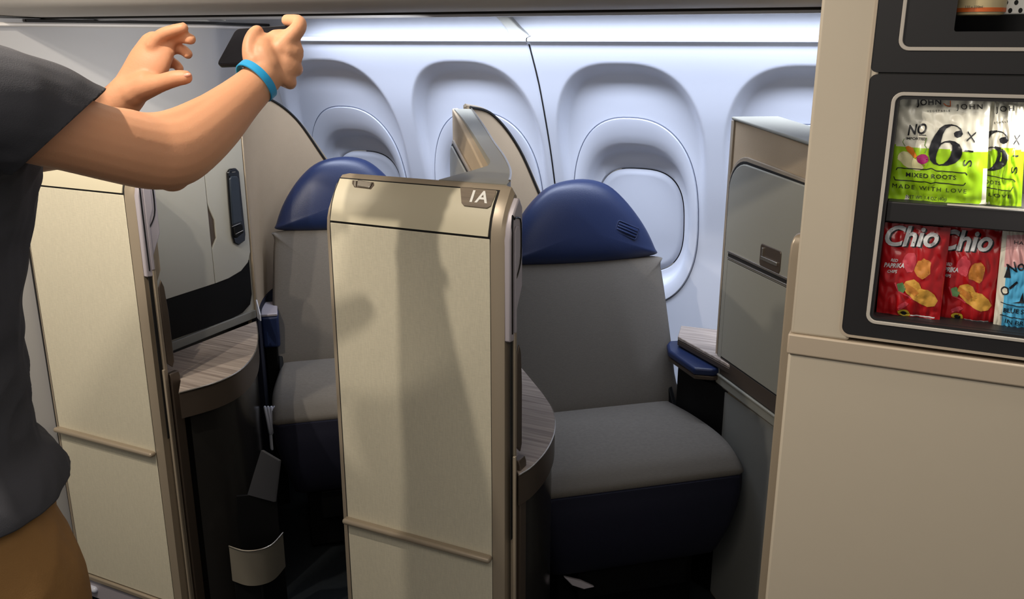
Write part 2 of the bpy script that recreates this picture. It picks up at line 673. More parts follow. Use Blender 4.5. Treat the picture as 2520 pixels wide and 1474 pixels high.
def window(i, cx):
    # bezel: rings from outer flange into the opening
    steps = [(-0.012, 0.012), (0.0, -0.0005), (0.012, -0.006), (0.05, -0.006), (0.30, 0.000), (0.46, 0.007), (0.56, 0.016), (0.63, 0.040), (0.70, 0.052), (0.85, 0.058), (0.97, 0.060), (1.0, 0.068), (1.0, 0.080)]
    n = 96
    V, F = [], []
    for s, d in steps:
        a = RA + (SA - RA) * s
        b = RB + (SB - RB) * s
        cz = RCZ + (SCZ - RCZ) * s
        e = RE + (SE - RE) * s
        for (x, z) in sup(a, b, cx, cz, e, n):
            # lower part stays shallower than the overhanging top
            k = sstep(0.78, 1.18, z)
            dd = d if d <= 0 else d * (0.62 + 0.38 * k)
            V.append((x, wall_y(x, z) + dd, z))
    for r_ in range(len(steps) - 1):
        for k in range(n):
            F.append((r_ * n + k, r_ * n + (k + 1) % n, (r_ + 1) * n + (k + 1) % n, (r_ + 1) * n + k))
    me = bpy.data.meshes.new('m')
    me.from_pydata(V, [], F)
    wo = link('window_%d' % i, me, M['wall'], smooth=50)
    setp(wo, kind='structure')
    gp_ = [Vector((x, wall_y(x, z) - 0.0002, z)) for x, z in sup(RA + 0.0030, RB + 0.0030, cx, RCZ, RE, n)]
    gv, gf = tube_data(gp_ + [gp_[0]], 0.0014, 5, round_ends=False)
    mk('bezel_gap', gv, gf, M['slate'], wo, smooth=60)
    # pulled-down shade
    me2 = []
    pts = sup(SA - 0.0025, SB - 0.0025, cx, SCZ, SE, n)
    V2 = [(cx, wall_y(cx, SCZ) + 0.050, SCZ)]
    F2 = []
    rr = 8
    for r_ in range(1, rr + 1):
        s = r_ / rr
        for x, z in pts:
            xx, zz = cx + (x - cx) * s, SCZ + (z - SCZ) * s
            kk = sstep(0.78, 1.18, zz)
            V2.append((xx, yw(zz) + 0.040 * sstep(0.95, 1.40, zz) + 0.064 * (0.62 + 0.38 * kk), zz))
    V2[0] = (cx, yw(SCZ) + 0.040 * sstep(0.95, 1.40, SCZ) + 0.064 * (0.62 + 0.38 * sstep(0.78, 1.18, SCZ)), SCZ)
    for k in range(n):
        F2.append((0, 1 + k, 1 + (k + 1) % n))
    for r_ in range(rr - 1):
        for k in range(n):
            F2.append((1 + r_ * n + k, 1 + r_ * n + (k + 1) % n, 1 + (r_ + 1) * n + (k + 1) % n, 1 + (r_ + 1) * n + k))
    so = mk('shade', V2, F2, M['shade'], wo, smooth=60)
    so['label'] = 'pulled-down window shade'
    sd = so.modifiers.new('t', 'SOLIDIFY')
    sd.thickness = 0.004
    sd.offset = 0
    bt = mk('backing', [(cx + (x - cx) * 1.03, yw(SCZ) + 0.20, SCZ + (z - SCZ) * 1.05) for x, z in pts], [tuple(range(n))], M['gap'], wo, smooth=0)
    return wo


for i, cx in enumerate(WX):
    window(i + 1, cx)

# cove above the sidewall, rising behind the bins
cv = []
cprof = [(2.52, 1.600), (2.535, 1.612), (2.545, 1.64), (2.54, 1.70), (2.50, 1.76), (2.42, 1.80)]
for x in (-2.35, 0.55):
    cv += [(x, a, b) for a, b in cprof]
n = len(cprof)
cove = mk('trim_1', cv, [(k, k + 1, n + k + 1, n + k) for k in range(n - 1)], M['cove'], smooth=80)
setp(cove, kind='structure')
# swept rib where two cove panels meet
ribL = [(1218, 40), (1233, 55), (1246, 72), (1257, 99)]
ribR = [(1316, 101), (1296, 84), (1274, 66), (1250, 40)]
pts = [onY(a, b, 2.515) for a, b in ribL + ribR]
rib = prism('trim_2', pts, (0, 0.03, 0), M['cabinet'], bevel=0.003)
setp(rib, kind='structure')
# matching cove end cap at the bulkhead
prism('cove_end', [onY(a, b, 2.50) for a, b in [(505, 40), (548, 52), (585, 66), (560, 66), (520, 54), (500, 46)]], (0, 0.02, 0), M['cove'], cove, bevel=0.002)

# bulkhead at the left: laminate wall that bends towards the sidewall
plan = [(-2.20, 1.16), (-2.15, 1.44), (-2.10, 1.66), (-2.06, 1.85), (-2.035, 1.96), (-2.015, 2.04), (-2.012, 2.085), (-2.02, 2.14), (-2.075, 2.24), (-2.125, 2.40), (-2.18, 2.60), (-2.24, 2.82)]
pp = smooth_path([(a, b, 0) for a, b in plan], 5)
V = []
for z in (0.0, 1.62, 1.645):
    V += [(q.x, q.y, z) for q in pp]
n = len(pp)
V += [(q.x - 0.04, q.y, 1.645) for q in pp]
F = [(k, k + 1, n + k + 1, n + k) for k in range(n - 1)] + [(n + k, n + k + 1, 2 * n + k + 1, 2 * n + k) for k in range(n - 1)] + [(2 * n + k, 2 * n + k + 1, 3 * n + k + 1, 3 * n + k) for k in range(n - 1)]
wleft = mk('wall_left', V, F, M['bulk'], smooth=40)
setp(wleft, kind='structure')
# dark seal and light strip along its top
sv, sf = tube_data([(q.x + 0.008, q.y, 1.640) for q in pp[8:]], 0.004, 6, round_ends=False)
mk('top_seal', sv, sf, M['gap'], wleft)
sv, sf = tube_data([(q.x + 0.006, q.y, 1.630) for q in pp], 0.005, 6, round_ends=False)
mk('top_trim', sv, sf, M['bin'], wleft)

# overhead bins
bn = empty('overhead_luggage_bin', (-1.2, 1.9, 1.65), 0, 'long grey overhead luggage bin running above the window seats', 'luggage bin')
bprof = [(1.44, 1.700), (1.47, 1.668), (1.52, 1.652), (1.60, 1.648), (2.24, 1.652), (2.27, 1.658), (2.28, 1.68), (2.26, 1.72), (2.20, 1.95), (2.0, 2.24), (1.55, 2.24), (1.40, 2.10), (1.38, 1.90), (1.40, 1.76)]
prism('bin_body', [(-3.0, a, b) for a, b in bprof], (2.81, 0, 0), M['bin'], bn, smooth=40)
prism('bin_end', [(-0.188, a, b) for a, b in [(1.80, 1.649), (2.24, 1.652), (2.27, 1.658), (2.28, 1.68), (2.26, 1.72), (2.20, 1.95), (2.0, 2.24), (1.80, 2.24)]], (0.78, 0, 0), M['bin'], bn, smooth=40)
tube('edge_strip', [(-3.0, 1.62, 1.647), (-0.19, 1.62, 1.647)], 0.0035, M['gap'], bn, sides=6)
tube('light_rail', [(-3.0, 1.76, 1.647), (-0.19, 1.76, 1.647)], 0.005, M['cove'], bn, sides=6)


# ================================================================== SEAT DIVIDERS (end panels of the suites on the aisle)
def divider(ox, oy, label, plate):
    X0, X1, YF = -1.120 + ox, -0.702 + ox, 1.448 + oy
    t = empty('suite_end_panel', ((X0 + X1) / 2, YF + 0.03, 0), 0, label, 'divider panel', 'aisle end panels of the window suites')

    def P(x, y, z): return Vector((x + ox, y + oy, z))
    prof = [(1.448, 0.02), (1.448, 1.225), (1.4505, 1.250), (1.458, 1.274), (1.470, 1.297), (1.494, 1.327), (1.500, 1.331), (1.507, 1.325), (1.507, 1.04), (1.478, 1.00), (1.478, 0.02)]
    n = len(prof)
    # frame: lofted along X so that the top corners are chamfered
    V = []
    XF = X1 - 0.010
    for X, sh in ((X0, 0.020), (X0 + 0.012, 0.004), (X0 + 0.030, 0.0), (XF - 0.020, 0.0), (XF - 0.007, 0.003), (XF, 0.014)):
        for y, z in prof:
            k = sstep(1.20, 1.33, z)
            fr_ = 0.006 if X in (X0, XF) else (0.0015 if X in (X0 + 0.012, XF - 0.007) else 0.0)
            V.append((X, y + oy + (fr_ if y < 1.48 and z > 0.02 else 0), z - sh * k))
    F = [tuple(range(n)), tuple(range(5 * n, 6 * n))]
    for r_ in range(5):
        for k in range(n):
            F.append((r_ * n + k, r_ * n + (k + 1) % n, (r_ + 1) * n + (k + 1) % n, (r_ + 1) * n + k))
    mk('frame', V, F, M['bronze'], t, smooth=28)
    # black shadow-gap backing, then the inset laminate panels
    L, Rr = -1.108, -0.739
    ins = [(1.448, 0.10), (1.448, 1.225), (1.4505, 1.250), (1.458, 1.274), (1.470, 1.297), (1.4905, 1.3225)]

    def skin(name, seq, x0, x1, lift, th, m, **kw):
        # sheet following the profile, offset outwards
        vv = []
        nrm = []
        for i in range(len(seq)):
            a = Vector(seq[max(0, i - 1)])
            b = Vector(seq[min(len(seq) - 1, i + 1)])
            d = (b - a).normalized()
            nrm.append(Vector((-d.y, d.x)))
        for X in (x0, x1):
            for off in (lift, lift - th):
                for q, nn in zip(seq, nrm):
                    vv.append(P(X, q[0] + nn.x * off, q[1] + nn.y * off))
        k = len(seq)
        ff = []
        for i in range(k - 1):
            ff += [(i, i + 1, 2 * k + i + 1, 2 * k + i), (k + i, k + i + 1, 3 * k + i + 1, 3 * k + i), (i, i + 1, k + i + 1, k + i), (2 * k + i, 2 * k + i + 1, 3 * k + i + 1, 3 * k + i)]
        ff += [(0, k, 3 * k, 2 * k), (k - 1, 2 * k - 1, 4 * k - 1, 3 * k - 1)]
        return mk(name, vv, ff, m, t, **kw)
    skin('shadow_gap', ins, L, Rr, 0.0006, 0.002, M['gap'], smooth=30)
    capseq = [(1.448, 1.2405), (1.4505, 1.250), (1.458, 1.274), (1.470, 1.297), (1.488, 1.3195)]
    skin('top_cap', capseq, L + 0.004, Rr - 0.004, 0.003, 0.003, M['cap'], smooth=40)
    skin('upper_panel', [(1.448, 0.555), (1.448, 1.2365)], L + 0.003, Rr - 0.0005, 0.0022, 0.002, M['panel'], bevel=0.0012)
    skin('lower_panel', [(1.448, 0.100), (1.448, 0.553)], L + 0.003, Rr - 0.0005, 0.0022, 0.002, M['panel'], bevel=0.0012)
    skin('kick_panel', [(1.448, 0.022), (1.448, 0.080)], L - 0.004, Rr + 0.01, 0.003, 0.003, M['side'], bevel=0.001)
    box('kick_trim', P(L - 0.006, 1.438, 0.082), P(Rr + 0.03, 1.449, 0.098), M['bronze'], t, bevel=0.004)
    tube('kick_button', [P(-1.075, 1.443, 0.052), P(-1.055, 1.443, 0.052)], 0.010, M['strap'], t, sides=12)
    # protective rail
    v, f = box_data(P(L - 0.002, 1.428, 0.548), P(Rr + 0.001, 1.449, 0.562))
    mk('rail', v, f, M['bronze'], t, bevel=0.0065, seg=4)
    # side winglet with the sliding-door ring
    wv = [(1.4535, 1.035), (1.478, 1.032), (1.481, 1.085), (1.5085, 1.135), (1.5085, 1.290), (1.494, 1.311), (1.470, 1.284), (1.460, 1.262), (1.4535, 1.235)]
    prism('side_wing', [P(-0.7135, a, b) for a, b in wv], (0.0135, 0, 0), M['side'], t, bevel=0.003)
    ring = [(1.462, 1.05), (1.462, 1.262), (1.470, 1.274), (1.486, 1.274), (1.499, 1.262), (1.4995, 1.195), (1.486, 1.165), (1.470, 1.150)]
    rv, rf = tube_data(smooth_path([P(-0.7, a, b) for a, b in ring], 3), 0.0022, 6, round_ends=False)
    mk('wing_ring', rv, rf, M['blackgloss'], t)
    ring2 = [(1.4685, 1.05), (1.4685, 1.250), (1.476, 1.260), (1.485, 1.258), (1.491, 1.248), (1.491, 1.200), (1.480, 1.178), (1.4765, 1.165), (1.4765, 1.05)]
    prism('wing_insert', [P(-0.7005, a, b) for a, b in ring2], (0.004, 0, 0), M['side'], t, bevel=0.0015)
    # black slot and posts under the wing
    box('slot', P(-0.703, 1.458, 0.60), P(-0.7015, 1.468, 1.04), M['gap'], t, smooth=0)
    box('door_post', P(-0.7085, 1.470, 0.02), P(-0.6985, 1.481, 1.075), M['bronze'], t, bevel=0.002)
    box('door_post', P(-0.700, 1.462, 0.02), P(-0.693, 1.470, 0.79), M['bronze'], t, bevel=0.002)
    v, f = prism_data([P(-0.7095, 1.482, 0.02), P(-0.691, 1.482, 0.02), P(-0.691, 1.482, 0.760), P(-0.695, 1.482, 0.772), P(-0.7095, 1.482, 0.772)], (0, 0.030, 0))
    mk('door_post', v, f, M['bronze_dark'], t, bevel=0.002)
    prism('door_recess', [P(-0.702, a, b) for a, b in [(1.482, 0.80), (1.482, 1.0), (1.492, 1.02), (1.5, 1.0), (1.505, 0.93), (1.505, 0.80), (1.498, 0.785)]], (0.004, 0, 0), M['bronze_dark'], t, bevel=0.002)
    if plate:
        # sloping face of the cap: plane through two profile points
        a, b = Vector((0, 1.470, 1.297)), Vector((0, 1.494, 1.327))
        nn = Vector((0, a.z - b.z, b.y - a.y)).normalized()

        def onCap(px, py, off=0.003):
            r = ray(px, py)
            o = Vector((0, 0, EYE))
            q = Vector((0, a.y + oy, a.z)) + nn * off
            tt = (q - o).dot(nn) / r.dot(nn)
            return o + r * tt
        pl = [onCap(*q) for q in [(1133, 461), (1222, 469), (1219, 482), (1208, 508), (1198, 513), (1142, 507), (1136, 500)]]
        plo = prism('seat_number_plate', pl, nn * 0.0012, M['wood_plate'], t, bevel=0.0005)
        o0 = onCap(1156, 497)
        xd = onCap(1203, 501) - o0
        text_part('seat_number', '1A', o0, xd, onCap(1157, 470) - onCap(1156, 497), xd.length * 0.92, M['white'], plo, 0.0018, shear=0.28, bold=0.02)
        lt = [onCap(*q) for q in [(868, 444), (920, 449), (921, 456), (913, 466), (872, 461), (867, 452)]]
        prism('latch_recess', lt, nn * 0.0008, M['bronze_dark'], t, bevel=0.0004)
        l2 = [onCap(*q) for q in [(882, 444), (918, 450), (910, 465), (880, 460)]]
        prism('latch', l2, nn * 0.004, M['metal'], t, bevel=0.0016)
        l3 = [onCap(*q) for q in [(873, 445), (879, 446), (877, 461), (872, 459)]]
        prism('latch', l3, nn * 0.003, M['metal'], t, bevel=0.001)
    return t


div_mid = divider(0, 0, 'cream aisle end panel marked 1A, standing in the centre', True)
div_left = divider(-1.012, 0.052, 'cream aisle end panel at the left, beside the person in khaki shorts', False)


tv = [(-2.196, 1.505), (-2.138, 1.500), (-2.138, 1.53), (-2.196, 1.54)]
prism('end_trim', [(a, b, 0.0) for a, b in tv], (0, 0, 1.30), M['bronze'], div_left, bevel=0.006)
box('end_gap', (-2.1385, 1.503, 0.05), (-2.130, 1.52, 1.25), M['gap'], div_left, smooth=0)

# ================================================================== SIDE TABLES
def side_table(px, closure, ox, oy, label, dark):
    top = smooth_path([onZ(a, b, 0.75) for a, b in px], 5)
    pts = top + [Vector((a, b, 0.75)) for a, b in closure]
    c = sum(pts, Vector()) / len(pts)
    t = empty('side_table', (c.x, c.y, 0), 0, label, 'side table', 'wood-grain side tables in the window suites')
    prism('table_top', [q - Vector((0, 0, 0.004)) for q in pts], (0, 0, 0.004), M['wood'], t, smooth=0)
    v, f = tube_data([q - Vector((0, 0, 0.002)) for q in top], 0.0022, 6, round_ends=False)
    mk('edge_line', v, f, M['metal'], t)
    prism('edge_band', [q - Vector((0, 0, 0.072)) for q in pts], (0, 0, 0.066), M['bronze_dark'], t, smooth=30)
    inn = [c + (q - c) * 0.86 for q in pts]
    prism('pedestal', [Vector((q.x, q.y, 0.0)) for q in inn], (0, 0, 0.68), M['pedestal'], t, smooth=30)
    return t


tb_r = side_table([(1262, 880), (1300, 925), (1340, 975), (1362, 1015), (1364, 1060), (1345, 1105), (1310, 1145), (1277, 1167)],
                  [(-0.725, 1.512), (-0.755, 1.60), (-0.875, 1.80), (-1.0, 2.0)], 0, 0, 'small wood-grain side table behind the centre panel marked 1A', True)
tb_l = side_table([(630, 790), (634, 830), (625, 870), (590, 910), (530, 940), (440, 965)],
                  [(-1.70, 1.562), (-1.872, 1.562)], 0, 0, 'small wood-grain side table below the pale cabinet, partly lit', True)


# ================================================================== SUITE WALL CAP (between the two suites) AND UNITS
def unit(ox, oy, s_end, label, latch=True, d=(0.65, -0.76), thick=0.055):
    d = Vector((d[0], d[1], 0)).normalized()
    P0 = Vector((-0.495 + ox, 2.376 + oy, 0)) + d * 0.245
    nn = Vector((d.y, -d.x, 0))
    up = Vector((0, 0, 1))

    def Q(s, z, off=0.0): return P0 + d * s + nn * off + up * z
    t = empty('storage_partition', Q((s_end - 0.245) / 2, 0, -0.03), 0, label, 'storage partition', 'storage partitions beside the window seats')
    s0 = -0.247
    top = lambda s: 1.392 - 0.075 * (s - s0)
    body = [Q(s0, 0), Q(s_end, 0), Q(s_end, top(s_end)), Q(s0, top(s0))]
    prism('partition_body', body, -nn * thick, M['tan'], t, bevel=0.004)
    # lighter lacquer skin below and around the doors
    prism('side_skin', [Q(s0 + 0.006, 0.01), Q(s_end, 0.01), Q(s_end, 0.662), Q(s0 + 0.012, 0.652)], nn * 0.004, M['grey'], t, bevel=0.002)
    # bronze edge at the rear
    if latch: prism('edge_trim', [Q(s0, 0.64), Q(s0 + 0.010, 0.64), Q(s0 + 0.012, 1.392), Q(s0, 1.392)], nn * 0.006, M['bronze'], t, bevel=0.002)
    # door surround with rounded corner
    e = s_end
    sur = [Q(s0 + 0.012, 0.66), Q(e, 0.66), Q(e, 1.283)]
    for k in range(9):
        a = R(90 + 90 * k / 8)
        sur.append(Q(s0 + 0.012 + 0.085 + 0.085 * math.cos(a), 1.222 + 0.085 * math.sin(a)))
    prism('door_surround', sur, nn * 0.007, M['bronze'], t, bevel=0.002)
    sur2 = [Q(s0 + 0.017, 0.69), Q(e, 0.69), Q(e, 1.276)]
    for k in range(9):
        a = R(90 + 90 * k / 8)
        sur2.append(Q(s0 + 0.017 + 0.08 + 0.08 * math.cos(a), 1.216 + 0.08 * math.sin(a)))
    prism('door_gap', sur2, nn * 0.0085, M['gap'], t, smooth=0)
    dr = [Q(s0 + 0.023, 0.665), Q(e, 0.665), Q(e, 1.272)]
    for k in range(9):
        a = R(90 + 90 * k / 8)
        dr.append(Q(s0 + 0.023 + 0.078 + 0.078 * math.cos(a), 1.211 + 0.078 * math.sin(a)))
    dp = prism('cabinet_door', dr, nn * 0.012, M['console'], t, bevel=0.003)
    prism('door_rib', [Q(s0 + 0.045, 1.046), Q(e, 1.046), Q(e, 1.052), Q(s0 + 0.045, 1.052)], nn * 0.0145, M['metal'], dp, bevel=0.001)
    prism('door_rib', [Q(s0 + 0.045, 1.031), Q(e, 1.031), Q(e, 1.036), Q(s0 + 0.045, 1.036)], nn * 0.0145, M['metal'], dp, bevel=0.001)
    prism('rib_shadow', [Q(s0 + 0.045, 1.0365), Q(e, 1.0365), Q(e, 1.0455), Q(s0 + 0.045, 1.0455)], nn * 0.0125, M['gap'], dp, smooth=0)
    prism('lower_panel', [Q(s0 + 0.046, 0.752), Q(e, 0.752), Q(e, 1.027), Q(s0 + 0.046, 1.027)], nn * 0.0132, M['console'], t, bevel=0.001)
    prism('lower_gap', [Q(s0 + 0.0445, 0.70), Q(e, 0.70), Q(e, 1.0285), Q(s0 + 0.0445, 1.0285)], nn * 0.0124, M['gap'], t, smooth=0)
    prism('dark_strip', [Q(s0 + 0.046, 0.702), Q(e, 0.702), Q(e, 0.748), Q(s0 + 0.046, 0.748)], nn * 0.0128, M['bronze_dark'], t, bevel=0.001)
    prism('lower_lip', [Q(s0 + 0.030, 0.692), Q(e, 0.692), Q(e, 0.699), Q(s0 + 0.036, 0.699)], nn * 0.017, M['console'], t, bevel=0.002)
    # sloping top lid
    lid = [Q(s0, top(s0) + 0.001, 0.006), Q(s_end, top(s_end) + 0.001, 0.006), Q(s_end, top(s_end) + 0.001, -0.12), Q(s0 + 0.02, top(s0) + 0.001, -0.12)]
    if latch:
        prism('top_lid', lid, (0, 0, 0.008), M['console'], t, bevel=0.003)
        fr = [(-0.040, 1.060), (-0.036, 1.052), (0.050, 1.052), (0.054, 1.060), (0.054, 1.103), (0.050, 1.108), (-0.036, 1.108), (-0.040, 1.101)]
        lo = prism('latch', [Q(a, b) for a, b in fr], nn * 0.0145, M['bronze_dark'], t, bevel=0.0015)
        prism('latch_handle', [Q(-0.028, 1.070), Q(0.046, 1.070), Q(0.046, 1.079), Q(-0.028, 1.079)], nn * 0.019, M['metal'], lo, bevel=0.001)
        prism('latch_handle', [Q(-0.028, 1.080), Q(-0.022, 1.080), Q(-0.022, 1.100), Q(-0.028, 1.100)], nn * 0.018, M['metal'], lo, bevel=0.001)
    return t


unit(0, 0, 0.235, 'grey storage partition with latched door, right of the navy and grey seat')
unit(-0.86, 0.03, 0.62, 'tan partition with small grey door, seen behind the top of the 1A panel', latch=False, d=(0.553, -0.833), thick=0.02)

# sweeping cap joining the centre panel with the seat shell
cp = empty('partition_top_cap', (-1.0, 1.9, 1.33), 0, 'pale grey sweeping cap on the partition behind the 1A panel', 'partition cap')
capB = [((1160, 268), 1.395), ((1190, 310), 1.385), ((1215, 350), 1.372), ((1240, 385), 1.36), ((1256, 420), 1.35), ((1254, 446), 1.337)]
capA = [((1118, 268), 1.395), ((1140, 293), 1.387), ((1160, 322), 1.38), ((1182, 357), 1.372), ((1198, 382), 1.366), ((1206, 396), 1.363), ((1203, 404), 1.355), ((1187, 412), 1.349), ((1080, 442), 1.331)]


def on_slope(px, py):
    # gently rising plane z = 1.333 + 0.070 * (y - 1.52)
    r = ray(px, py)
    t = (1.333 - 0.070 * 1.52 - EYE) / (r.z - 0.070 * r.y)
    return Vector((r.x * t, r.y * t, EYE + r.z * t))


B3 = smooth_path([on_slope(*q) for q, z in capB], 5)
A3 = smooth_path([on_slope(*q) for q, z in capA], 4)
loop = B3 + [Vector((-0.735, 1.512, 1.331))] + A3[::-1]
n = len(loop)
low = [q - Vector((0, 0, 0.028)) for q in loop]
tess = tessellate_polygon([[Vector((q.x, q.y, 0)) for q in loop]])
F = [tuple(tr) for tr in tess] + [tuple(n + i for i in tr) for tr in tess] + [(i, (i + 1) % n, n + (i + 1) % n, n + i) for i in range(n)]
mk('cap_top', loop + low, F, M['console'], cp, smooth=50)
edge = [q + Vector((0, 0, 0.001)) for q in B3]
v, f = tube_data(edge, 0.0025, 6, round_ends=False)
mk('edge_line', v, f, M['metal'], cp)
# inner skin of the partition under the cap
vv = []
for q in B3:
    vv += [(q.x - 0.004, q.y - 0.003, q.z - 0.02), (q.x - 0.004, q.y - 0.003, 0.0)]
vv2 = [Vector(q) + Vector((-0.02, -0.012, 0)) for q in vv]
k = len(B3)
F = [(2 * i, 2 * i + 1, 2 * i + 3, 2 * i + 2) for i in range(k - 1)] + [(2 * k + 2 * i, 2 * k + 2 * i + 1, 2 * k + 2 * i + 3, 2 * k + 2 * i + 2) for i in range(k - 1)]
F += [(0, 1, 2 * k + 1, 2 * k), (2 * k - 2, 2 * k - 1, 4 * k - 1, 4 * k - 2)] + [(2 * i, 2 * i + 2, 2 * k + 2 * i + 2, 2 * k + 2 * i) for i in range(k - 1)]
mk('side_panel', vv + vv2, F, M['grey'], cp, smooth=50)

# ================================================================== SEAT SHELL LINERS
LP = [(-1.888, 2.066), (-1.905, 2.092), (-1.985, 2.20), (-2.050, 2.32), (-2.078, 2.43), (-2.045, 2.52), (-1.985, 2.585), (-1.90, 2.64), (-1.80, 2.685)]
LH = [1.385, 1.390, 1.395, 1.400, 1.397, 1.325, 1.185, 1.02, 0.90]


def shell(ox, oy, label, first=0, LH=LH):
    t = empty('seat_shell', (-1.98 + ox, 2.4 + oy, 0), 0, label, 'seat shell', 'tan wing-shaped shells around the seats')
    P = smooth_path([(a + ox, b + oy, h) for (a, b), h in list(zip(LP, LH))[first:]], 8)
    n = len(P)
    nr = []
    for i in range(n):
        d = (P[min(n - 1, i + 1)] - P[max(0, i - 1)])
        d.z = 0
        d.normalize()
        nr.append(Vector((d.y, -d.x, 0)))           # towards the seat

    def wall(name, z0f, z1f, m, off, th, **kw):
        vv = []
        for q, nn in zip(P, nr):
            a, b = z0f(q), z1f(q)
            o1, o2 = nn * off, nn * (off - th)
            vv += [Vector((q.x, q.y, a)) + o1, Vector((q.x, q.y, b)) + o1, Vector((q.x, q.y, a)) + o2, Vector((q.x, q.y, b)) + o2]
        ff = []
        for i in range(n - 1):
            c, e = 4 * i, 4 * i + 4
            ff += [(c, c + 1, e + 1, e), (c + 2, c + 3, e + 3, e + 2), (c + 1, c + 3, e + 3, e + 1), (c, c + 2, e + 2, e)]
        ff += [(0, 1, 3, 2), (4 * n - 4, 4 * n - 3, 4 * n - 1, 4 * n - 2)]
        return mk(name, vv, ff, m, t, smooth=50, **kw)
    wall('liner', lambda q: 0.75, lambda q: q.z, M['tan'], 0.0, 0.012)
    wall('lower_shell', lambda q: 0.02, lambda q: 0.748, M['navyfab'], 0.004, 0.02)
    wall('outer_shell', lambda q: 0.02, lambda q: q.z + 0.004, M['bronze'], -0.016, 0.012)
    v, f = tube_data([q + nn * 0.001 + Vector((0, 0, -0.001)) for q, nn in zip(P, nr)][:], 0.0042, 6, round_ends=False)
    mk('rim_seal', v, f, M['gap'], t)
    v, f = tube_data([q - nn * 0.020 + Vector((0, 0, 0.003)) for q, nn in zip(P, nr)], 0.0055, 8, round_ends=False)
    mk('rim_trim', v, f, M['bronze'], t)
    return t


shell(0, 0, 'tan wing-shaped shell around the left seat, beside the handset cabinet')
shell(0.795, -0.045, 'tan wing-shaped shell around the right seat, its tip above the 1A panel', 4,
      [1.385, 1.390, 1.395, 1.400, 1.400, 1.371, 1.262, 1.045, 0.90])

# ================================================================== CABINET WITH HANDSET (left suite)
cb = empty('wall_cabinet', (-1.94, 1.84, 0.75), 0, 'pale grey cabinet with split door above the left side table', 'cabinet')
XC = -1.88
CY0, CY1, CZ1 = 1.60, 2.060, 1.345
box('cabinet_body', (XC - 0.13, CY0, 0.752), (XC - 0.006, CY1, CZ1), M['cabinet'], cb, bevel=0.004)


def cabp(a, b, off=0.0): return Vector((XC + off, a, b))


# black open recess with a rounded corner
rc = [(CY0 + 0.002, 0.785)] + [(1.95, 0.778), (2.0, 0.783), (2.035, 0.800), (2.046, 0.83), (2.047, 0.94), (CY0 + 0.002, 0.94)]
prism('open_recess', [cabp(a, b, -0.006) for a, b in rc], (0.0045, 0, 0), M['black'], cb, smooth=0)
# fixed front with curved lower corner, split by a seam
sx = 1.894
fl = [(CY0, 0.905), (sx - 0.001, 0.903), (sx - 0.001, 1.01), (sx - 0.001, CZ1), (CY0, CZ1)]
prism('cabinet_door', [cabp(a, b, -0.006) for a, b in fl], (0.008, 0, 0), M['cabinet'], cb, bevel=0.0012)
fr = [(sx + 0.001, 0.903), (1.95, 0.905), (2.005, 0.915), (2.038, 0.935), (2.052, 0.965), (2.054, CZ1), (sx + 0.001, CZ1), (sx + 0.001, 1.141)] + [(sx + 0.008, 1.12), (sx + 0.022, 1.09), (sx + 0.022, 1.035), (sx + 0.001, 1.007)]
prism('cabinet_door', [cabp(a, b, -0.006) for a, b in fr], (0.008, 0, 0), M['cabinet'], cb, bevel=0.0012)
prism('finger_pull', [cabp(a, b, -0.0055) for a, b in [(sx, 1.141), (sx + 0.008, 1.12), (sx + 0.022, 1.09), (sx + 0.022, 1.035), (sx, 1.007)]], (0.003, 0, 0), M['bronze_dark'], cb, smooth=0)
prism('side_trim', [cabp(a, b, -0.006) for a, b in [(2.056, 0.755), (2.064, 0.755), (2.064, CZ1), (2.056, CZ1)]], (0.010, 0, 0), M['bronze'], cb, bevel=0.002)
box('base_strip', (XC - 0.006, CY0, 0.752), (XC + 0.004, 2.052, 0.778), M['grey'], cb, bevel=0.002)
# clear upright guard at the rear corner of the table
prism('corner_guard', [(-1.872, 2.050, 0.752), (-1.842, 2.030, 0.752), (-1.842, 2.030, 0.772), (-1.866, 2.046, 0.812), (-1.872, 2.050, 0.812)], (0.002, 0.003, 0), M['strap'], cb, bevel=0.0005)

# handset docked in the cabinet
hs = empty('remote_handset', (-1.876, 2.01, 1.10), 0, 'black remote handset docked in the pale grey cabinet', 'handset')
ho = [onX(a, b, XC + 0.004) for a, b in [(556, 424), (562, 415), (576, 413), (584, 421), (590, 480), (600, 575), (599, 592), (583, 603), (573, 598), (568, 580), (561, 500)]]
prism('dock', ho, (0.008, 0, 0), M['blackgloss'], hs, bevel=0.003)
h2 = [onX(a, b, XC + 0.012) for a, b in [(562, 440), (566, 433), (580, 433), (584, 440), (593, 545), (570, 553)]]
prism('handset_body', h2, (0.006, 0, 0), mat('slate_plastic', (34, 42, 52), 0.35), hs, bevel=0.0025)
h3 = [onX(a, b, XC + 0.012) for a, b in [(573, 560), (594, 552), (597, 572), (580, 586), (576, 582)]]
prism('button_pad', h3, (0.005, 0, 0), M['black'], hs, bevel=0.002)
for a, b, c, e in ((571, 558, 592, 549), (580, 576, 598, 567), (572, 424, 579, 423)):
    tube('key_line', [onX(a, b, XC + 0.0185), onX(c, e, XC + 0.0185)], 0.0008, M['metal'], hs, sides=6)


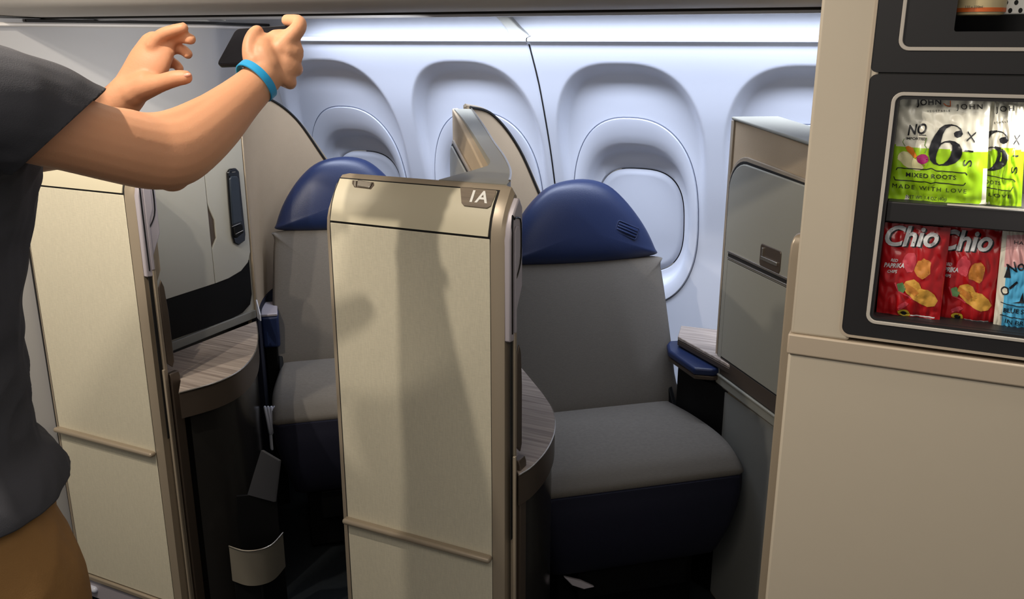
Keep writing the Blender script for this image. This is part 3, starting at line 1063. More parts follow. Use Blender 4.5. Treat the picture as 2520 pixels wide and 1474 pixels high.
# ================================================================== SEATS
def seat(loc, label, zoff=0.0, tab=True):
    t = empty('airline_seat', (loc[0], loc[1], 0), R(40), label, 'airline seat', 'airline seats by the windows')
    kw = dict(space='local')

    # seat cushion: lofted across the width
    prof = [(-0.004, 0.492), (0.010, 0.520), (0.045, 0.544), (0.12, 0.553), (0.28, 0.548), (0.40, 0.534), (0.47, 0.520), (0.47, 0.42), (0.10, 0.42), (0.03, 0.462)]
    prof = [(q.x, q.y) for q in smooth_path([(a, b, 0) for a, b in prof], 4, closed=True)]
    n = len(prof)
    cy, cz = 0.22, 0.49
    V, F = [], []
    K = 28
    for i in range(K + 1):
        u = -1 + 2 * i / K
        uu = math.copysign(abs(u) ** 0.8, u)
        s = max(0.0, 1 - abs(uu) ** 9) ** (1 / 5)
        s = 0.70 + 0.30 * s if i not in (0, K) else 0.55
        for y, z in prof:
            wd = 0.262 + 0.026 * sstep(0.47, 0.1, y) - 0.004
            yy = cy + (y - cy) * (0.90 + 0.10 * s) if z > 0.0 else y
            zz = cz + (z - cz) * s
            V.append((uu * wd, yy, zz + zoff))
    for i in range(K):
        for k in range(n):
            F.append((i * n + k, i * n + (k + 1) % n, (i + 1) * n + (k + 1) % n, (i + 1) * n + k))
    F += [tuple(range(n)), tuple(range(K * n, (K + 1) * n))]
    mk('seat_cushion', V, F, M['seatgrey'], t, smooth=60, **kw)

    # navy apron / leg rest under the front edge
    ap = [(0.0, 0.490), (-0.012, 0.470), (-0.020, 0.42), (-0.014, 0.34), (0.010, 0.27), (0.040, 0.235), (0.10, 0.225), (0.13, 0.26), (0.12, 0.40), (0.08, 0.47)]
    ap = [(q.x, q.y) for q in smooth_path([(a, b, 0) for a, b in ap], 3, closed=True)]
    n = len(ap)
    V, F = [], []
    for i in range(K + 1):
        u = -1 + 2 * i / K
        s = max(0.0, 1 - abs(u) ** 8) ** (1 / 4)
        s = 0.72 + 0.28 * s if i not in (0, K) else 0.60
        for y, z in ap:
            wd = 0.285 - 0.055 * sstep(0.50, 0.20, z) ** 1.3
            V.append((u * wd, 0.05 + (y - 0.05) * s, 0.36 + (z - 0.36) * (0.9 + 0.1 * s) + zoff))
    for i in range(K):
        for k in range(n):
            F.append((i * n + k, i * n + (k + 1) % n, (i + 1) * n + (k + 1) % n, (i + 1) * n + k))
    F += [tuple(range(n)), tuple(range(K * n, (K + 1) * n))]
    mk('leg_rest', V, F, M['navyfab'], t, smooth=60, **kw)

    # backrest
    def back(a, b, h):      # a = across, b = height along the back from 0.52, h = towards the sitter
        y = 0.452 + (b - 0.52) * 0.235
        return Vector((a, y - h * 0.97, b + h * 0.22 + zoff))
    out = smooth_path([(-0.275, 0.50, 0), (-0.278, 0.60, 0), (-0.262, 0.80, 0), (-0.248, 0.925, 0), (-0.235, 0.955, 0), (0, 0.957, 0), (0.235, 0.955, 0), (0.248, 0.925, 0), (0.262, 0.80, 0), (0.278, 0.60, 0), (0.275, 0.50, 0), (0, 0.497, 0)], 5, closed=True)
    pillow('backrest', [(q.x, q.y) for q in out], (0, 0.73), 0.045, back, M['seatgrey'], t, rings=12, p=7, back=1.4, smooth=60, **kw)

    # headrest: broad dome
    def head(a, b, h):
        y = 0.548 + (b - 0.955) * 0.16
        return Vector((a, y - h, b + h * 0.12 + zoff))
    ho = [(-0.232, 0.962), (-0.236, 0.985), (-0.205, 1.055), (-0.150, 1.13), (-0.085, 1.18), (0, 1.196), (0.075, 1.182), (0.135, 1.135), (0.195, 1.058), (0.232, 0.985), (0.230, 0.962), (0.10, 0.952), (-0.10, 0.952)]
    ho = smooth_path([(a, b, 0) for a, b in ho], 5, closed=True)
    pillow('headrest', [(q.x, q.y) for q in ho], (0, 1.05), 0.060, head, M['navy'], t, rings=12, p=3.2, back=0.8, smooth=60, **kw)
    if tab:
        c = Vector((0.128, 1.045))
        ax = Vector((math.cos(R(-24)), math.sin(R(-24))))
        ay = Vector((-ax.y, ax.x))

        def tp(a, b, h):
            q = c + ax * a + ay * b
            return head(q.x, q.y, h)
        rr_ = rrect(-0.036, -0.017, 0.036, 0.017, 0.006, 4)
        v, f = tube_data([tp(a, b, 0.0565) for a, b in rr_] + [tp(*rr_[0], 0.0565)], 0.0022, 6, round_ends=False)
        mk('stitched_surround', v, f, M['navy'], t, **kw)
        for bb in (-0.0075, 0.001, 0.0085):
            v, f = tube_data([tp(-0.030, bb, 0.056), tp(0, bb, 0.059), tp(0.030, bb, 0.056)], 0.0042, 8)
            mk('pull_tab', v, f, M['navy'], t, **kw)
    # frame, base and back plate
    v, f = merge([box_data((-0.20, 0.10, 0.02), (0.20, 0.44, 0.42)), box_data((-0.235, 0.14, 0.36), (0.235, 0.46, 0.43)), box_data((-0.16, 0.05, 0.14), (0.16, 0.16, 0.24))])
    mk('base_frame', v, f, M['black'], t, bevel=0.006, **kw)
    v, f = prism_data([(-0.262, 0.30, 0.33), (-0.262, 0.47, 0.33), (-0.262, 0.52, 0.62), (-0.262, 0.47, 0.63), (-0.262, 0.36, 0.50), (-0.262, 0.28, 0.44)], (0.014, 0, 0))
    v2, f2 = prism_data([(0.248, 0.30, 0.33), (0.248, 0.47, 0.33), (0.248, 0.52, 0.62), (0.248, 0.47, 0.63), (0.248, 0.36, 0.50), (0.248, 0.28, 0.44)], (0.014, 0, 0))
    mk('side_bracket', v, f, M['black'], t, bevel=0.003, **kw)
    mk('side_bracket', v2, f2, M['black'], t, bevel=0.003, **kw)
    return t


st_r = seat((-0.578, 2.000), 'grey seat with domed navy headrest and navy leg rest, right of the 1A panel')
st_l = seat((-1.458, 2.045), 'grey seat with navy headrest, left of the 1A panel and mostly hidden by it', zoff=0.012, tab=False)
# pale foot guard under the right seat
v, f = prism_data([(-0.205, 0.03, 0.235), (-0.185, 0.02, 0.212), (-0.155, 0.01, 0.202), (-0.125, 0.01, 0.204), (-0.16, 0.02, 0.222)], (0, 0.01, 0))
mk('foot_guard', v, f, M['side'], st_r, space='local', bevel=0.002)

# right armrest console beside the seat
ac = empty('armrest_console', tuple(onZ(1720, 870, 0.0).xy.to_3d()), 0, 'wood-topped armrest console with navy pad, between right seat and partition', 'armrest console')
topz = 0.745
tc_ = [onZ(a, b, topz) for a, b in [(1676, 801), (1800, 815), (1800, 900), (1668, 828)]]
prism('console_top', tc_, (0, 0, -0.010), M['wood'], ac, bevel=0.002)
prism('console_edge', [q - Vector((0, 0, 0.011)) for q in tc_], (0, 0, -0.016), M['bronze_dark'], ac, bevel=0.002)
pad = [onZ(a, b, 0.712) for a, b in [(1641, 846), (1647, 838), (1682, 836), (1775, 886), (1780, 905), (1755, 909), (1708, 905), (1645, 862)]]
prism('armrest_pad', pad, (0, 0, -0.022), M['navy'], ac, bevel=0.007, seg=4)
prism('pad_bracket', [q * 0.998 + Vector((0, 0.01, -0.022)) for q in pad], (0, 0, -0.012), M['bronze_dark'], ac, bevel=0.002)
low_ = [onZ(a, b, 0.665) for a, b in [(1668, 893), (1700, 880), (1800, 905), (1800, 960), (1712, 925)]]
prism('console_support', low_, (0, 0, -0.66), M['black'], ac, bevel=0.006)
tube('cable_loop', [onZ(a, b, 0.50) for a, b in [(1655, 963), (1675, 960), (1690, 972), (1688, 985)]], 0.003, M['blackgloss'], ac, sides=6)

# left armrest block beside the left seat
al = empty('armrest_console', (-1.93, 2.17, 0), R(40), 'upright navy armrest block beside the left seat, above the dark shell', 'armrest console')
box('armrest_pad', (-0.026, -0.03, 0.615), (0.030, 0.12, 0.722), M['navy'], al, space='local', bevel=0.008, seg=3)
box('pad_cap', (-0.024, -0.028, 0.722), (0.028, 0.118, 0.732), M['side'], al, space='local', bevel=0.003)
box('support', (-0.02, 0.0, 0.02), (0.02, 0.11, 0.615), M['black'], al, space='local', bevel=0.004)

# literature pocket and white strap low in the left suite
lp = empty('literature_pocket', (-1.50, 1.60, 0), 0, 'dark pocket with bronze lower rim beside the left side table', 'literature pocket')
path = smooth_path([(-1.575, 1.545, 0), (-1.525, 1.545, 0), (-1.492, 1.565, 0), (-1.478, 1.60, 0), (-1.490, 1.66, 0)], 6)
V = []
for q in path:
    V += [(q.x, q.y, 0.195), (q.x, q.y, 0.300), (q.x - 0.004, q.y + 0.003, 0.195), (q.x - 0.004, q.y + 0.003, 0.300)]
n = len(path)
F = []
for i in range(n - 1):
    c, e = 4 * i, 4 * i + 4
    F += [(c, c + 1, e + 1, e), (c + 2, c + 3, e + 3, e + 2), (c + 1, c + 3, e + 3, e + 1), (c, c + 2, e + 2, e)]
mk('pocket_rim', V, F, mat('taupe_plastic', (112, 106, 94), 0.5), lp, smooth=50)
v, f = tube_data([q + Vector((0, 0, 0.301)) for q in path], 0.0022, 6)
mk('rim_edge', v, f, M['metal'], lp)
prism('pocket_back', [(-1.585, 1.60, 0.20), (-1.50, 1.66, 0.20), (-1.505, 1.665, 0.42), (-1.59, 1.605, 0.42)], (0.004, -0.006, 0), M['black'], lp, bevel=0.001)
fp = [onD(a, b, 2.13) for a, b in [(642, 1108), (686, 1134), (674, 1236), (608, 1218), (622, 1172)]]
prism('flap', fp, (0.004, 0.006, 0), mat('dark_grey_flap', (66, 66, 70), 0.5), lp, bevel=0.001)
prism('pocket_foot', [(-1.575, 1.548, 0.0), (-1.50, 1.575, 0.0), (-1.49, 1.66, 0.0), (-1.58, 1.66, 0.0)], (0, 0, 0.194), M['black'], lp, bevel=0.004)

sb = empty('seat_belt', tuple(onD(668, 1050, 2.45)), 0, 'crumpled white strap hanging between the dark shell and the left seat', 'seat belt')
for j, (xa, xb) in enumerate(((652, 662), (660, 668), (668, 672), (676, 674))):
    tube('strand', [onD(xa, 1003, 2.45), onD((xa + xb) / 2 + 1, 1030, 2.44), onD(xb, 1052, 2.44), onD(665 + j, 1066, 2.45)], 0.0062, M['strap'], sb, sides=8, flat=0.7)
tube('webbing', [onD(666, 1060, 2.45), onD(667, 1080, 2.45), onD(669, 1104, 2.45)], 0.006, M['strap'], sb, sides=6, flat=0.4)


# ================================================================== GALLEY SNACK DISPLAY (right)
GY = 1.42
gl = empty('snack_display_cabinet', (0.15, GY + 0.2, 0), 0, 'cream galley cabinet with black-framed snack display at the right edge', 'display cabinet')
XG = -0.181
XB = -0.104           # left edge of the black fascia
XR = 0.62
# cream body around the display bay
v, f = merge([box_data((XG, GY, 1.140), (XB + 0.012, GY + 0.36, 2.20))])
mk('side_column', v, f, M['galley'], gl, bevel=0.005, seg=3)
box('lower_body', (XG - 0.001, GY + 0.002, 0.0), (XR, GY + 0.36, 1.106), M['galley'], gl, bevel=0.005, seg=3)
box('trim_band', (XG - 0.003, GY - 0.004, 1.1065), (XR, GY + 0.36, 1.1405), M['galley_trim'], gl, bevel=0.003, seg=3)
box('top_body', (XB, GY, 2.05), (XR, GY + 0.36, 2.20), M['galley'], gl, bevel=0.004)
box('back_panel', (XB + 0.012, GY + 0.17, 1.14), (XR, GY + 0.20, 2.06), M['galley_black'], gl, smooth=0)


def plate_with_holes(name, outer, holes, y, th, m, parent, bevel=0.0):
    polys = [[Vector((a, b, 0)) for a, b in outer]] + [[Vector((a, b, 0)) for a, b in h] for h in holes]
    tri = tessellate_polygon(polys)
    flat = [q for p in polys for q in p]
    n = len(flat)
    V = [(q.x, y, q.y) for q in flat] + [(q.x, y + th, q.y) for q in flat]
    F = [tuple(t) for t in tri] + [tuple(n + i for i in t) for t in tri]
    b = 0
    for p in polys:
        k = len(p)
        for i in range(k):
            F.append((b + i, b + (i + 1) % k, n + b + (i + 1) % k, n + b + i))
        b += k
    return mk(name, V, F, m, parent, smooth=30, bevel=bevel)


# thin light reveal around the fascia, then the fascias of the two display modules
WX0, WX1 = -0.071, 0.50
hole2 = rrect(-0.061, 1.184, 0.49, 1.5145, 0.006, 5)
hole1 = rrect(-0.002, 1.607, 0.49, 1.96, 0.004, 5)
ring_prism('fascia_reveal', [(a, GY - 0.0015, b) for a, b in rrect(XB - 0.004, 1.1475, XR, 2.06, 0.016)], [(a, GY - 0.0015, b) for a, b in rrect(XB, 1.1515, XR - 0.01, 2.05, 0.013)], (0, 0.012, 0), M['galley_trim'], gl, smooth=40)
plate_with_holes('display_fascia', rrect(XB, 1.1515, XR - 0.01, 1.5485, 0.010), [hole2], GY - 0.0005, 0.010, M['galley_black'], gl)
plate_with_holes('display_fascia', rrect(XB, 1.5515, XR - 0.01, 2.05, 0.008), [hole1], GY - 0.0005, 0.010, M['galley_black'], gl)
box('fascia_joint', (XB, GY + 0.002, 1.548), (XR - 0.01, GY + 0.011, 1.552), M['gap'], gl, smooth=0)
ring_prism('light_frame', [(a, GY - 0.003, b) for a, b in rrect(WX0, 1.1745, WX1, 1.5245, 0.015)], [(a, GY - 0.003, b) for a, b in rrect(WX0 + 0.0052, 1.1797, WX1 - 0.005, 1.5193, 0.0105)], (0, 0.006, 0), M['frame_white'], gl, smooth=40, bevel=0.0008)
ring_prism('light_frame', [(a, GY - 0.003, b) for a, b in rrect(WX0, 1.5815, WX1, 1.98, 0.015)], [(a, GY - 0.003, b) for a, b in rrect(WX0 + 0.0052, 1.5867, WX1 - 0.005, 1.9748, 0.0105)], (0, 0.006, 0), M['frame_white'], gl, smooth=40, bevel=0.0008)
# bay interior: floors, shelf, side
box('bay_side', (-0.067, GY + 0.0096, 1.175), (-0.061, GY + 0.17, 1.54), M['galley_black'], gl, smooth=0)
box('bay_floor', (-0.061, GY + 0.0096, 1.174), (0.50, GY + 0.17, 1.1845), M['galley_black'], gl, smooth=0)
box('bay_roof', (-0.061, GY + 0.0096, 1.515), (0.50, GY + 0.17, 1.525), M['galley_black'], gl, smooth=0)
box('shelf', (-0.061, GY + 0.004, 1.334), (0.50, GY + 0.17, 1.3650), M['galley_black'], gl, bevel=0.002)
box('shelf_lip', (0.02, GY + 0.0025, 1.3655), (0.50, GY + 0.0045, 1.3675), M['frame_white'], gl, smooth=0)
box('bay_floor', (-0.01, GY + 0.0096, 1.598), (0.50, GY + 0.17, 1.6075), M['galley_black'], gl, smooth=0)
# metal guard post at the aisle corner of the suite
gp = empty('guard_post', (-0.205, 1.475, 0), 0, 'slim champagne metal post at the corner left of the galley cabinet', 'post')
px0 = onY(1941, 640, 1.465).x
v = [(px0, 1.462), (px0 + 0.021, 1.462), (px0 + 0.021, 1.50), (px0, 1.50)]
pv = []
for z, sh in ((0.0, 0), (1.255, 0), (1.277, 0.001), (1.288, 0.004), (1.293, 0.009)):
    pv += [(a + (sh if i in (0, 3) else -sh * 0.6), b + (sh if i < 2 else -sh), z) for i, (a, b) in enumerate(v)]
F = [(0, 1, 2, 3), (16, 17, 18, 19)]
for r_ in range(4):
    for k in range(4):
        F.append((r_ * 4 + k, r_ * 4 + (k + 1) % 4, r_ * 4 + 4 + (k + 1) % 4, r_ * 4 + 4 + k))
mk('post_face', pv, F, M['bronze'], gp, bevel=0.004, seg=3)
box('post_core', (px0 + 0.0215, 1.468, 0.0), (px0 + 0.0325, 1.52, 1.284), M['bronze_dark'], gp, bevel=0.003)
box('return_panel', (px0 + 0.012, 1.53, 0.0), (px0 + 0.026, 1.96, 1.25), M['grey'], gp, bevel=0.003)


# ---------------------------------------------------------------- snack bags
def inside_quad_uv(q, a, b):
    """inverse bilinear (x, z) -> (u, v); q = BL, BR, TR, TL"""
    u = v = 0.5
    for _ in range(12):
        x = (1 - u) * (1 - v) * q[0][0] + u * (1 - v) * q[1][0] + u * v * q[2][0] + (1 - u) * v * q[3][0]
        z = (1 - u) * (1 - v) * q[0][1] + u * (1 - v) * q[1][1] + u * v * q[2][1] + (1 - u) * v * q[3][1]
        xu = (1 - v) * (q[1][0] - q[0][0]) + v * (q[2][0] - q[3][0])
        xv = (1 - u) * (q[3][0] - q[0][0]) + u * (q[2][0] - q[1][0])
        zu = (1 - v) * (q[1][1] - q[0][1]) + v * (q[2][1] - q[3][1])
        zv = (1 - u) * (q[3][1] - q[0][1]) + u * (q[2][1] - q[1][1])
        det = xu * zv - xv * zu
        dx, dz = a - x, b - z
        u += (dx * zv - dz * xv) / det
        v += (dz * xu - dx * zu) / det
    return u, v


class Bag:
    def __init__(self, corners_px, Y, bulge, seed, tilt=0.0):
        self.q = [(onY(a, b, Y).x, onY(a, b, Y).z) for a, b in corners_px]
        self.Y, self.b, self.seed, self.tilt = Y, bulge, seed, tilt
        self.V, self.F, self.MI = [], [], []
        self.mats = []

    def mi(self, m):
        if m not in self.mats: self.mats.append(m)
        return self.mats.index(m)

    def depth(self, u, v):
        u, v = min(1, max(0, u)), min(1, max(0, v))
        h = self.b * (max(0, math.sin(math.pi * u)) ** 0.55) * (max(0, math.sin(math.pi * min(1, max(0, (v - 0.05) / 0.90)))) ** 0.6)
        e = 4 * u * (1 - u)
        s = self.seed
        n1 = noise.noise(Vector((u * 3.2 + s, v * 2.1, s))) * 0.0045
        n2 = abs(noise.noise(Vector((u * 7 + v * 4 + s, v * 5 - u * 3, s + 3)))) * 0.0080
        n3 = noise.noise(Vector((u * 16 + s, v * 9, s + 7))) * 0.0011
        edge = 0.4 + 0.6 * e
        pl = 0
        for k, c in enumerate((0.12, 0.30, 0.55, 0.78, 0.93)):
            d = abs(u - c - 0.05 * math.sin(3 * v + k))
            pl += 0.0018 * math.exp(-(d / 0.02) ** 2) * (math.exp(-((v - 0.06) / 0.14) ** 2) + math.exp(-((v - 0.94) / 0.16) ** 2))
        return h + (n1 + n2) * edge + n3 + pl

    def pt(self, u, v, lift=0.0):
        q = self.q
        x = (1 - u) * (1 - v) * q[0][0] + u * (1 - v) * q[1][0] + u * v * q[2][0] + (1 - u) * v * q[3][0]
        z = (1 - u) * (1 - v) * q[0][1] + u * (1 - v) * q[1][1] + u * v * q[2][1] + (1 - u) * v * q[3][1]
        return Vector((x, self.Y - self.depth(u, v) - lift + self.tilt * (v - 0.0), z))

    def base(self, regions, back, nu=46, nv=56):
        b0 = len(self.V)
        for j in range(nv + 1):
            for i in range(nu + 1):
                self.V.append(self.pt(i / nu, j / nv))
        for j in range(nv):
            for i in range(nu):
                a = b0 + j * (nu + 1) + i
                self.F.append((a, a + 1, a + nu + 2, a + nu + 1))
                self.MI.append(self.mi(regions((i + .5) / nu, (j + .5) / nv)))
        b1 = len(self.V)
        for j in range(nv + 1):
            for i in range(nu + 1):
                u, v = i / nu, j / nv
                p = self.pt(u, v)
                if 0 < i < nu and 0 < j < nv:
                    p.y = self.Y + self.tilt * v + 0.35 * self.b * math.sin(math.pi * u) * math.sin(math.pi * v)
                self.V.append(p)
        for j in range(nv):
            for i in range(nu):
                a = b1 + j * (nu + 1) + i
                self.F.append((a, a + nu + 1, a + nu + 2, a + 1))
                self.MI.append(self.mi(back))

    def decal(self, V2, F2, m, lift=0.0007, L=0.004):
        """V2: list of (x, z) on the bag plane"""
        bm = bmesh.new()
        bv = [bm.verts.new((a, b, 0)) for a, b in V2]
        for q in F2:
            try: bm.faces.new([bv[i] for i in q])
            except ValueError: pass
        bmesh.ops.triangulate(bm, faces=bm.faces)
        for _ in range(6):
            es = [e for e in bm.edges if e.calc_length() > L]
            if not es: break
            bmesh.ops.subdivide_edges(bm, edges=es, cuts=1)
            bmesh.ops.triangulate(bm, faces=[f for f in bm.faces if len(f.verts) > 3])
        bm.verts.index_update()
        b0 = len(self.V)
        keep = {}
        for q in bm.verts:
            u, v = inside_quad_uv(self.q, q.co.x, q.co.y)
            keep[q.index] = (-0.01 <= u <= 1.01 and -0.01 <= v <= 1.01)
            self.V.append(self.pt(min(1, max(0, u)), min(1, max(0, v)), lift))
        k = self.mi(m)
        for q in bm.faces:
            if all(keep[w_.index] for w_ in q.verts):
                self.F.append(tuple(b0 + w_.index for w_ in q.verts))
                self.MI.append(k)
        bm.free()

    def poly(self, pts_px, m, lift=0.0007):
        pts = [(onY(a, b, self.Y).x, onY(a, b, self.Y).z) for a, b in pts_px]
        tri = tessellate_polygon([[Vector((a, b, 0)) for a, b in pts]])
        self.decal(pts, [tuple(t) for t in tri], m, lift)

    def polyh(self, outer, hole, m, lift=0.0007):
        P = [[(onY(a, b, self.Y).x, onY(a, b, self.Y).z) for a, b in r_] for r_ in (outer, hole)]
        tri = tessellate_polygon([[Vector((a, b, 0)) for a, b in r_] for r_ in P])
        self.decal(P[0] + P[1], [tuple(t) for t in tri], m, lift)

    def line(self, pts_px, w_px, m, lift=0.0008):
        for (a, b), (c, d) in zip(pts_px, pts_px[1:]):
            L = math.hypot(c - a, d - b) or 1
            nx, ny = -(d - b) / L * w_px / 2, (c - a) / L * w_px / 2
            self.poly([(a + nx, b + ny), (c + nx, d + ny), (c - nx, d - ny), (a - nx, b - ny)], m, lift)

    def blob(self, cx, cy, rx, ry, m, rot=0, n=18, wob=0.0, lift=0.0006):
        pts = []
        for k in range(n):
            a = 2 * math.pi * k / n
            r_ = 1 + wob * noise.noise(Vector((math.cos(a) * 1.7 + cx, math.sin(a) * 1.7, cy)))
            x, y = rx * math.cos(a) * r_, ry * math.sin(a) * r_
            c, s = math.cos(R(rot)), math.sin(R(rot))
            pts.append((cx + x * c - y * s, cy + x * s + y * c))
        self.poly(pts, m, lift)

    def text(self, s, a, b, h_px, m, shear=0.0, bold=0.0, spacing=1.0, lift=0.0010):
        """word whose baseline runs from pixel a to pixel b, cap height h_px"""
        v, f, wd = text_flat(s, 1.0, shear, bold, spacing)
        x0 = min(q[0] for q in v)
        ys = max(q[1] for q in v)
        ax, ay = b[0] - a[0], b[1] - a[1]
        L = math.hypot(ax, ay)
        ux, uy = ax / L, ay / L
        V2 = []
        for q in v:
            t = (q[0] - x0) / wd * L
            hh = q[1] / 0.70 * h_px
            X, Y_ = a[0] + ux * t + uy * hh, a[1] + uy * t - ux * hh
            w_ = onY(X, Y_, self.Y)
            V2.append((w_.x, w_.z))
        self.decal(V2, f, m, lift)

    def build(self, name, label, group):
        me = bpy.data.meshes.new('bag')
        c = Vector((sum(q[0] for q in self.q) / 4, self.Y, min(q[1] for q in self.q)))
        me.from_pydata([tuple(p - c) for p in self.V], [], self.F)
        for m in self.mats: me.materials.append(m)
        for p, k in zip(me.polygons, self.MI):
            p.material_index = k
            p.use_smooth = True
        o = bpy.data.objects.new(name, me)
        COL.objects.link(o)
        o.location = c
        setp(o, label, 'snack bag', group)
        return o


foil = dict(rough=0.28, spec=0.6, coat=0.3)
F_ = dict(
    lime=mat('lime_foil', (158, 204, 30), **foil), pale=mat('pearl_foil', (226, 222, 206), **foil),
    ink=mat('black_ink', (28, 28, 34), rough=0.4), red=mat('red_foil', (176, 18, 26), **foil),
    deep=mat('deep_red_ink', (120, 10, 18), rough=0.4), silver=mat('silver_ink', (214, 214, 216), rough=0.35),
    chip=mat('chip_print', (206, 132, 56), rough=0.5, var=0.25, vscale=120), gold=mat('golden_chip_print', (220, 164, 70), rough=0.5, var=0.25, vscale=120),
    leaf=mat('leaf_print', (92, 132, 84), rough=0.5), rose=mat('rose_print', (206, 70, 84), rough=0.4),
    carrot=mat('carrot_print', (232, 130, 36), rough=0.5), beet=mat('beet_print', (150, 18, 96), rough=0.5), root=mat('root_print', (222, 216, 164), rough=0.5, var=0.08, vscale=90),
    stem=mat('stem_print', (110, 140, 66), rough=0.5), sky=mat('sky_foil', (84, 178, 224), **foil), pink=mat('pink_foil', (232, 176, 176), **foil), orange=mat('orange_ink', (226, 110, 46), rough=0.4),
    yellow=mat('yellow_print', (214, 188, 60), rough=0.5))


def six(bag, sx=0.0, sy=0.0, k=1.0):
    o = [(1150, 590), (1128, 620), (1090, 632), (1055, 615), (1046, 580), (1068, 560), (1100, 552), (1125, 548), (1090, 512), (1050, 497), (1010, 500), (960, 530), (925, 590), (905, 660), (900, 690), (945, 668), (1000, 660), (1060, 670), (1112, 706), (1138, 760), (1140, 810), (1115, 868), (1060, 915), (980, 942), (890, 942), (820, 925), (780, 880), (766, 820), (770, 750), (795, 670), (840, 590), (890, 520), (950, 485), (1020, 478), (1080, 492), (1130, 528)]
    h = [(950, 682), (905, 705), (880, 745), (856, 800), (844, 860), (850, 905), (880, 928), (930, 922), (975, 885), (1010, 830), (1030, 760), (1028, 715), (1000, 684)]
    f_ = lambda p: [(2120 + (a / 4.605) * k + sx, 200 + (b / 4.605) * k + sy) for a, b in p]
    bag.polyh(f_(o), f_(h), F_['ink'])


# green bags on the upper shelf
g2 = Bag([(2418, 508), (2513, 513), (2528, 246), (2436, 246)], 1.462, 0.012, 5.3)
g2.base(lambda u, v: F_['lime'] if v < 0.53 + 0.04 * math.sin(3 * u) else F_['pale'], F_['pale'])
six(g2, 113, 16, 0.99)
g2.text('JOH', (2450, 275), (2496, 272), 13, F_['ink'], spacing=1.3)
g2.text('ETABLES', (2446, 304), (2486, 298), 5, F_['ink'], spacing=1.5)
g2.text('SIX', (2502, 424), (2510, 328), 15, F_['ink'], spacing=1.9)
g2.text('OOTS', (2424, 450), (2460, 452), 9, F_['ink'], spacing=1.2, bold=0.01)
g2.line([(2424, 429), (2492, 439), (2498, 445)], 2, F_['ink'])
g2.line([(2424, 459), (2486, 467), (2492, 458)], 2, F_['ink'])
g2.text('LOVE', (2432, 481), (2488, 486), 9, F_['ink'], spacing=1.2)
g2.build('snack_bag', 'lime green snack bag at the upper shelf\'s right end', 'green root chip bags on the upper shelf')

g1 = Bag([(2185, 488), (2426, 503), (2437, 249), (2214, 243)], 1.452, 0.014, 1.7)
g1.base(lambda u, v: F_['pale'] if (v > 0.545 - 0.03 * u or (u > 0.955 and v < 0.36)) else F_['lime'], F_['pale'])
six(g1)
g1.text('JOHN', (2256, 259), (2316, 257), 14, F_['ink'], bold=0.01, spacing=1.15)
g1.line([(2322, 254), (2330, 260), (2339, 261), (2339, 247)], 2.2, F_['orange'])
g1.text('JOHN', (2354, 268), (2418, 268), 12, F_['ink'], spacing=1.4)
g1.text('VEGETABLE', (2282, 275), (2338, 274), 5, F_['ink'], spacing=1.5)
g1.text('NO', (2234, 331), (2283, 325), 24, F_['ink'], shear=0.35, bold=0.02)
g1.line([(2262, 330), (2280, 330)], 1.6, F_['ink'])
g1.text('IMPORTED', (2230, 342), (2280, 342), 6, F_['ink'], bold=0.01)
g1.line([(2281, 336), (2276, 355), (2282, 362), (2277, 374)], 2.2, F_['stem'])
g1.blob(2243, 398, 34, 14, F_['root'], rot=22, wob=0.25)
g1.blob(2228, 385, 17, 15, F_['root'], wob=0.2)
g1.poly([(2229, 360), (2236, 357), (2248, 362), (2252, 372), (2258, 382), (2252, 387), (2242, 378), (2233, 370)], F_['carrot'], 0.0011)
g1.blob(2271, 388, 14.5, 12.5, F_['beet'], wob=0.1, lift=0.0014)
g1.line([(2274, 401), (2276, 406)], 2, F_['beet'])
g1.line([(2228, 358), (2222, 348), (2226, 340)], 1.6, F_['stem'])
g1.text('SIX', (2390, 408), (2402, 322), 21, F_['ink'], spacing=1.75)
g1.line([(2206, 417), (2209, 411), (2280, 414), (2292, 411), (2304, 417), (2376, 422), (2380, 428)], 2.2, F_['ink'])
g1.line([(2200, 433), (2203, 441), (2280, 445), (2292, 448), (2302, 446), (2372, 453), (2376, 447)], 2.2, F_['ink'])
g1.text('MIXED ROOTS', (2230, 432), (2352, 439), 10.5, F_['ink'], bold=0.012, spacing=1.15)
g1.text('MADE WITH LOVE', (2196, 460), (2378, 474), 10.5, F_['ink'], spacing=1.3)
g1.text('NET WT 1.4 OZ (40g)', (2230, 487), (2330, 492), 8, F_['ink'])
g1.build('snack_bag', 'lime green mixed roots snack bag at the upper shelf\'s left end', 'green root chip bags on the upper shelf')

# blue bag and two red bags on the lower shelf
b1 = Bag([(2443, 806), (2545, 818), (2556, 556), (2468, 560)], 1.463, 0.010, 9.1)
b1.base(lambda u, v: F_['sky'] if (v < 0.62 and u > 0.20 + 0.0 * v) else (F_['pink'] if (0.62 < v < 0.92 and u > 0.12) else F_['pale']), F_['pale'])
b1.text('HA', (2495, 598), (2518, 600), 9, F_['ink'])
b1.poly([(2470, 680), (2482, 645), (2487, 680)], F_['ink'])
b1.text('No', (2482, 672), (2522, 658), 26, F_['ink'], bold=0.01, shear=0.1)
b1.line([(2462, 740), (2500, 750), (2525, 752)], 2, F_['ink'])
b1.line([(2460, 771), (2500, 780), (2525, 784)], 2, F_['ink'])
b1.text('BLUE S', (2468, 764), (2518, 770), 11, F_['ink'], bold=0.015)
b1.text('IN BR', (2472, 792), (2518, 800), 11, F_['ink'])
b1.blob(2472, 712, 10, 10, F_['ink'], wob=0.3)
b1.blob(2472, 712, 6.5, 6.5, F_['pale'], wob=0.3, lift=0.0011)
b1.line([(2484, 706), (2503, 690)], 6, F_['ink'])
b1.poly([(2490, 742), (2508, 738), (2516, 715), (2519, 742)], F_['ink'])
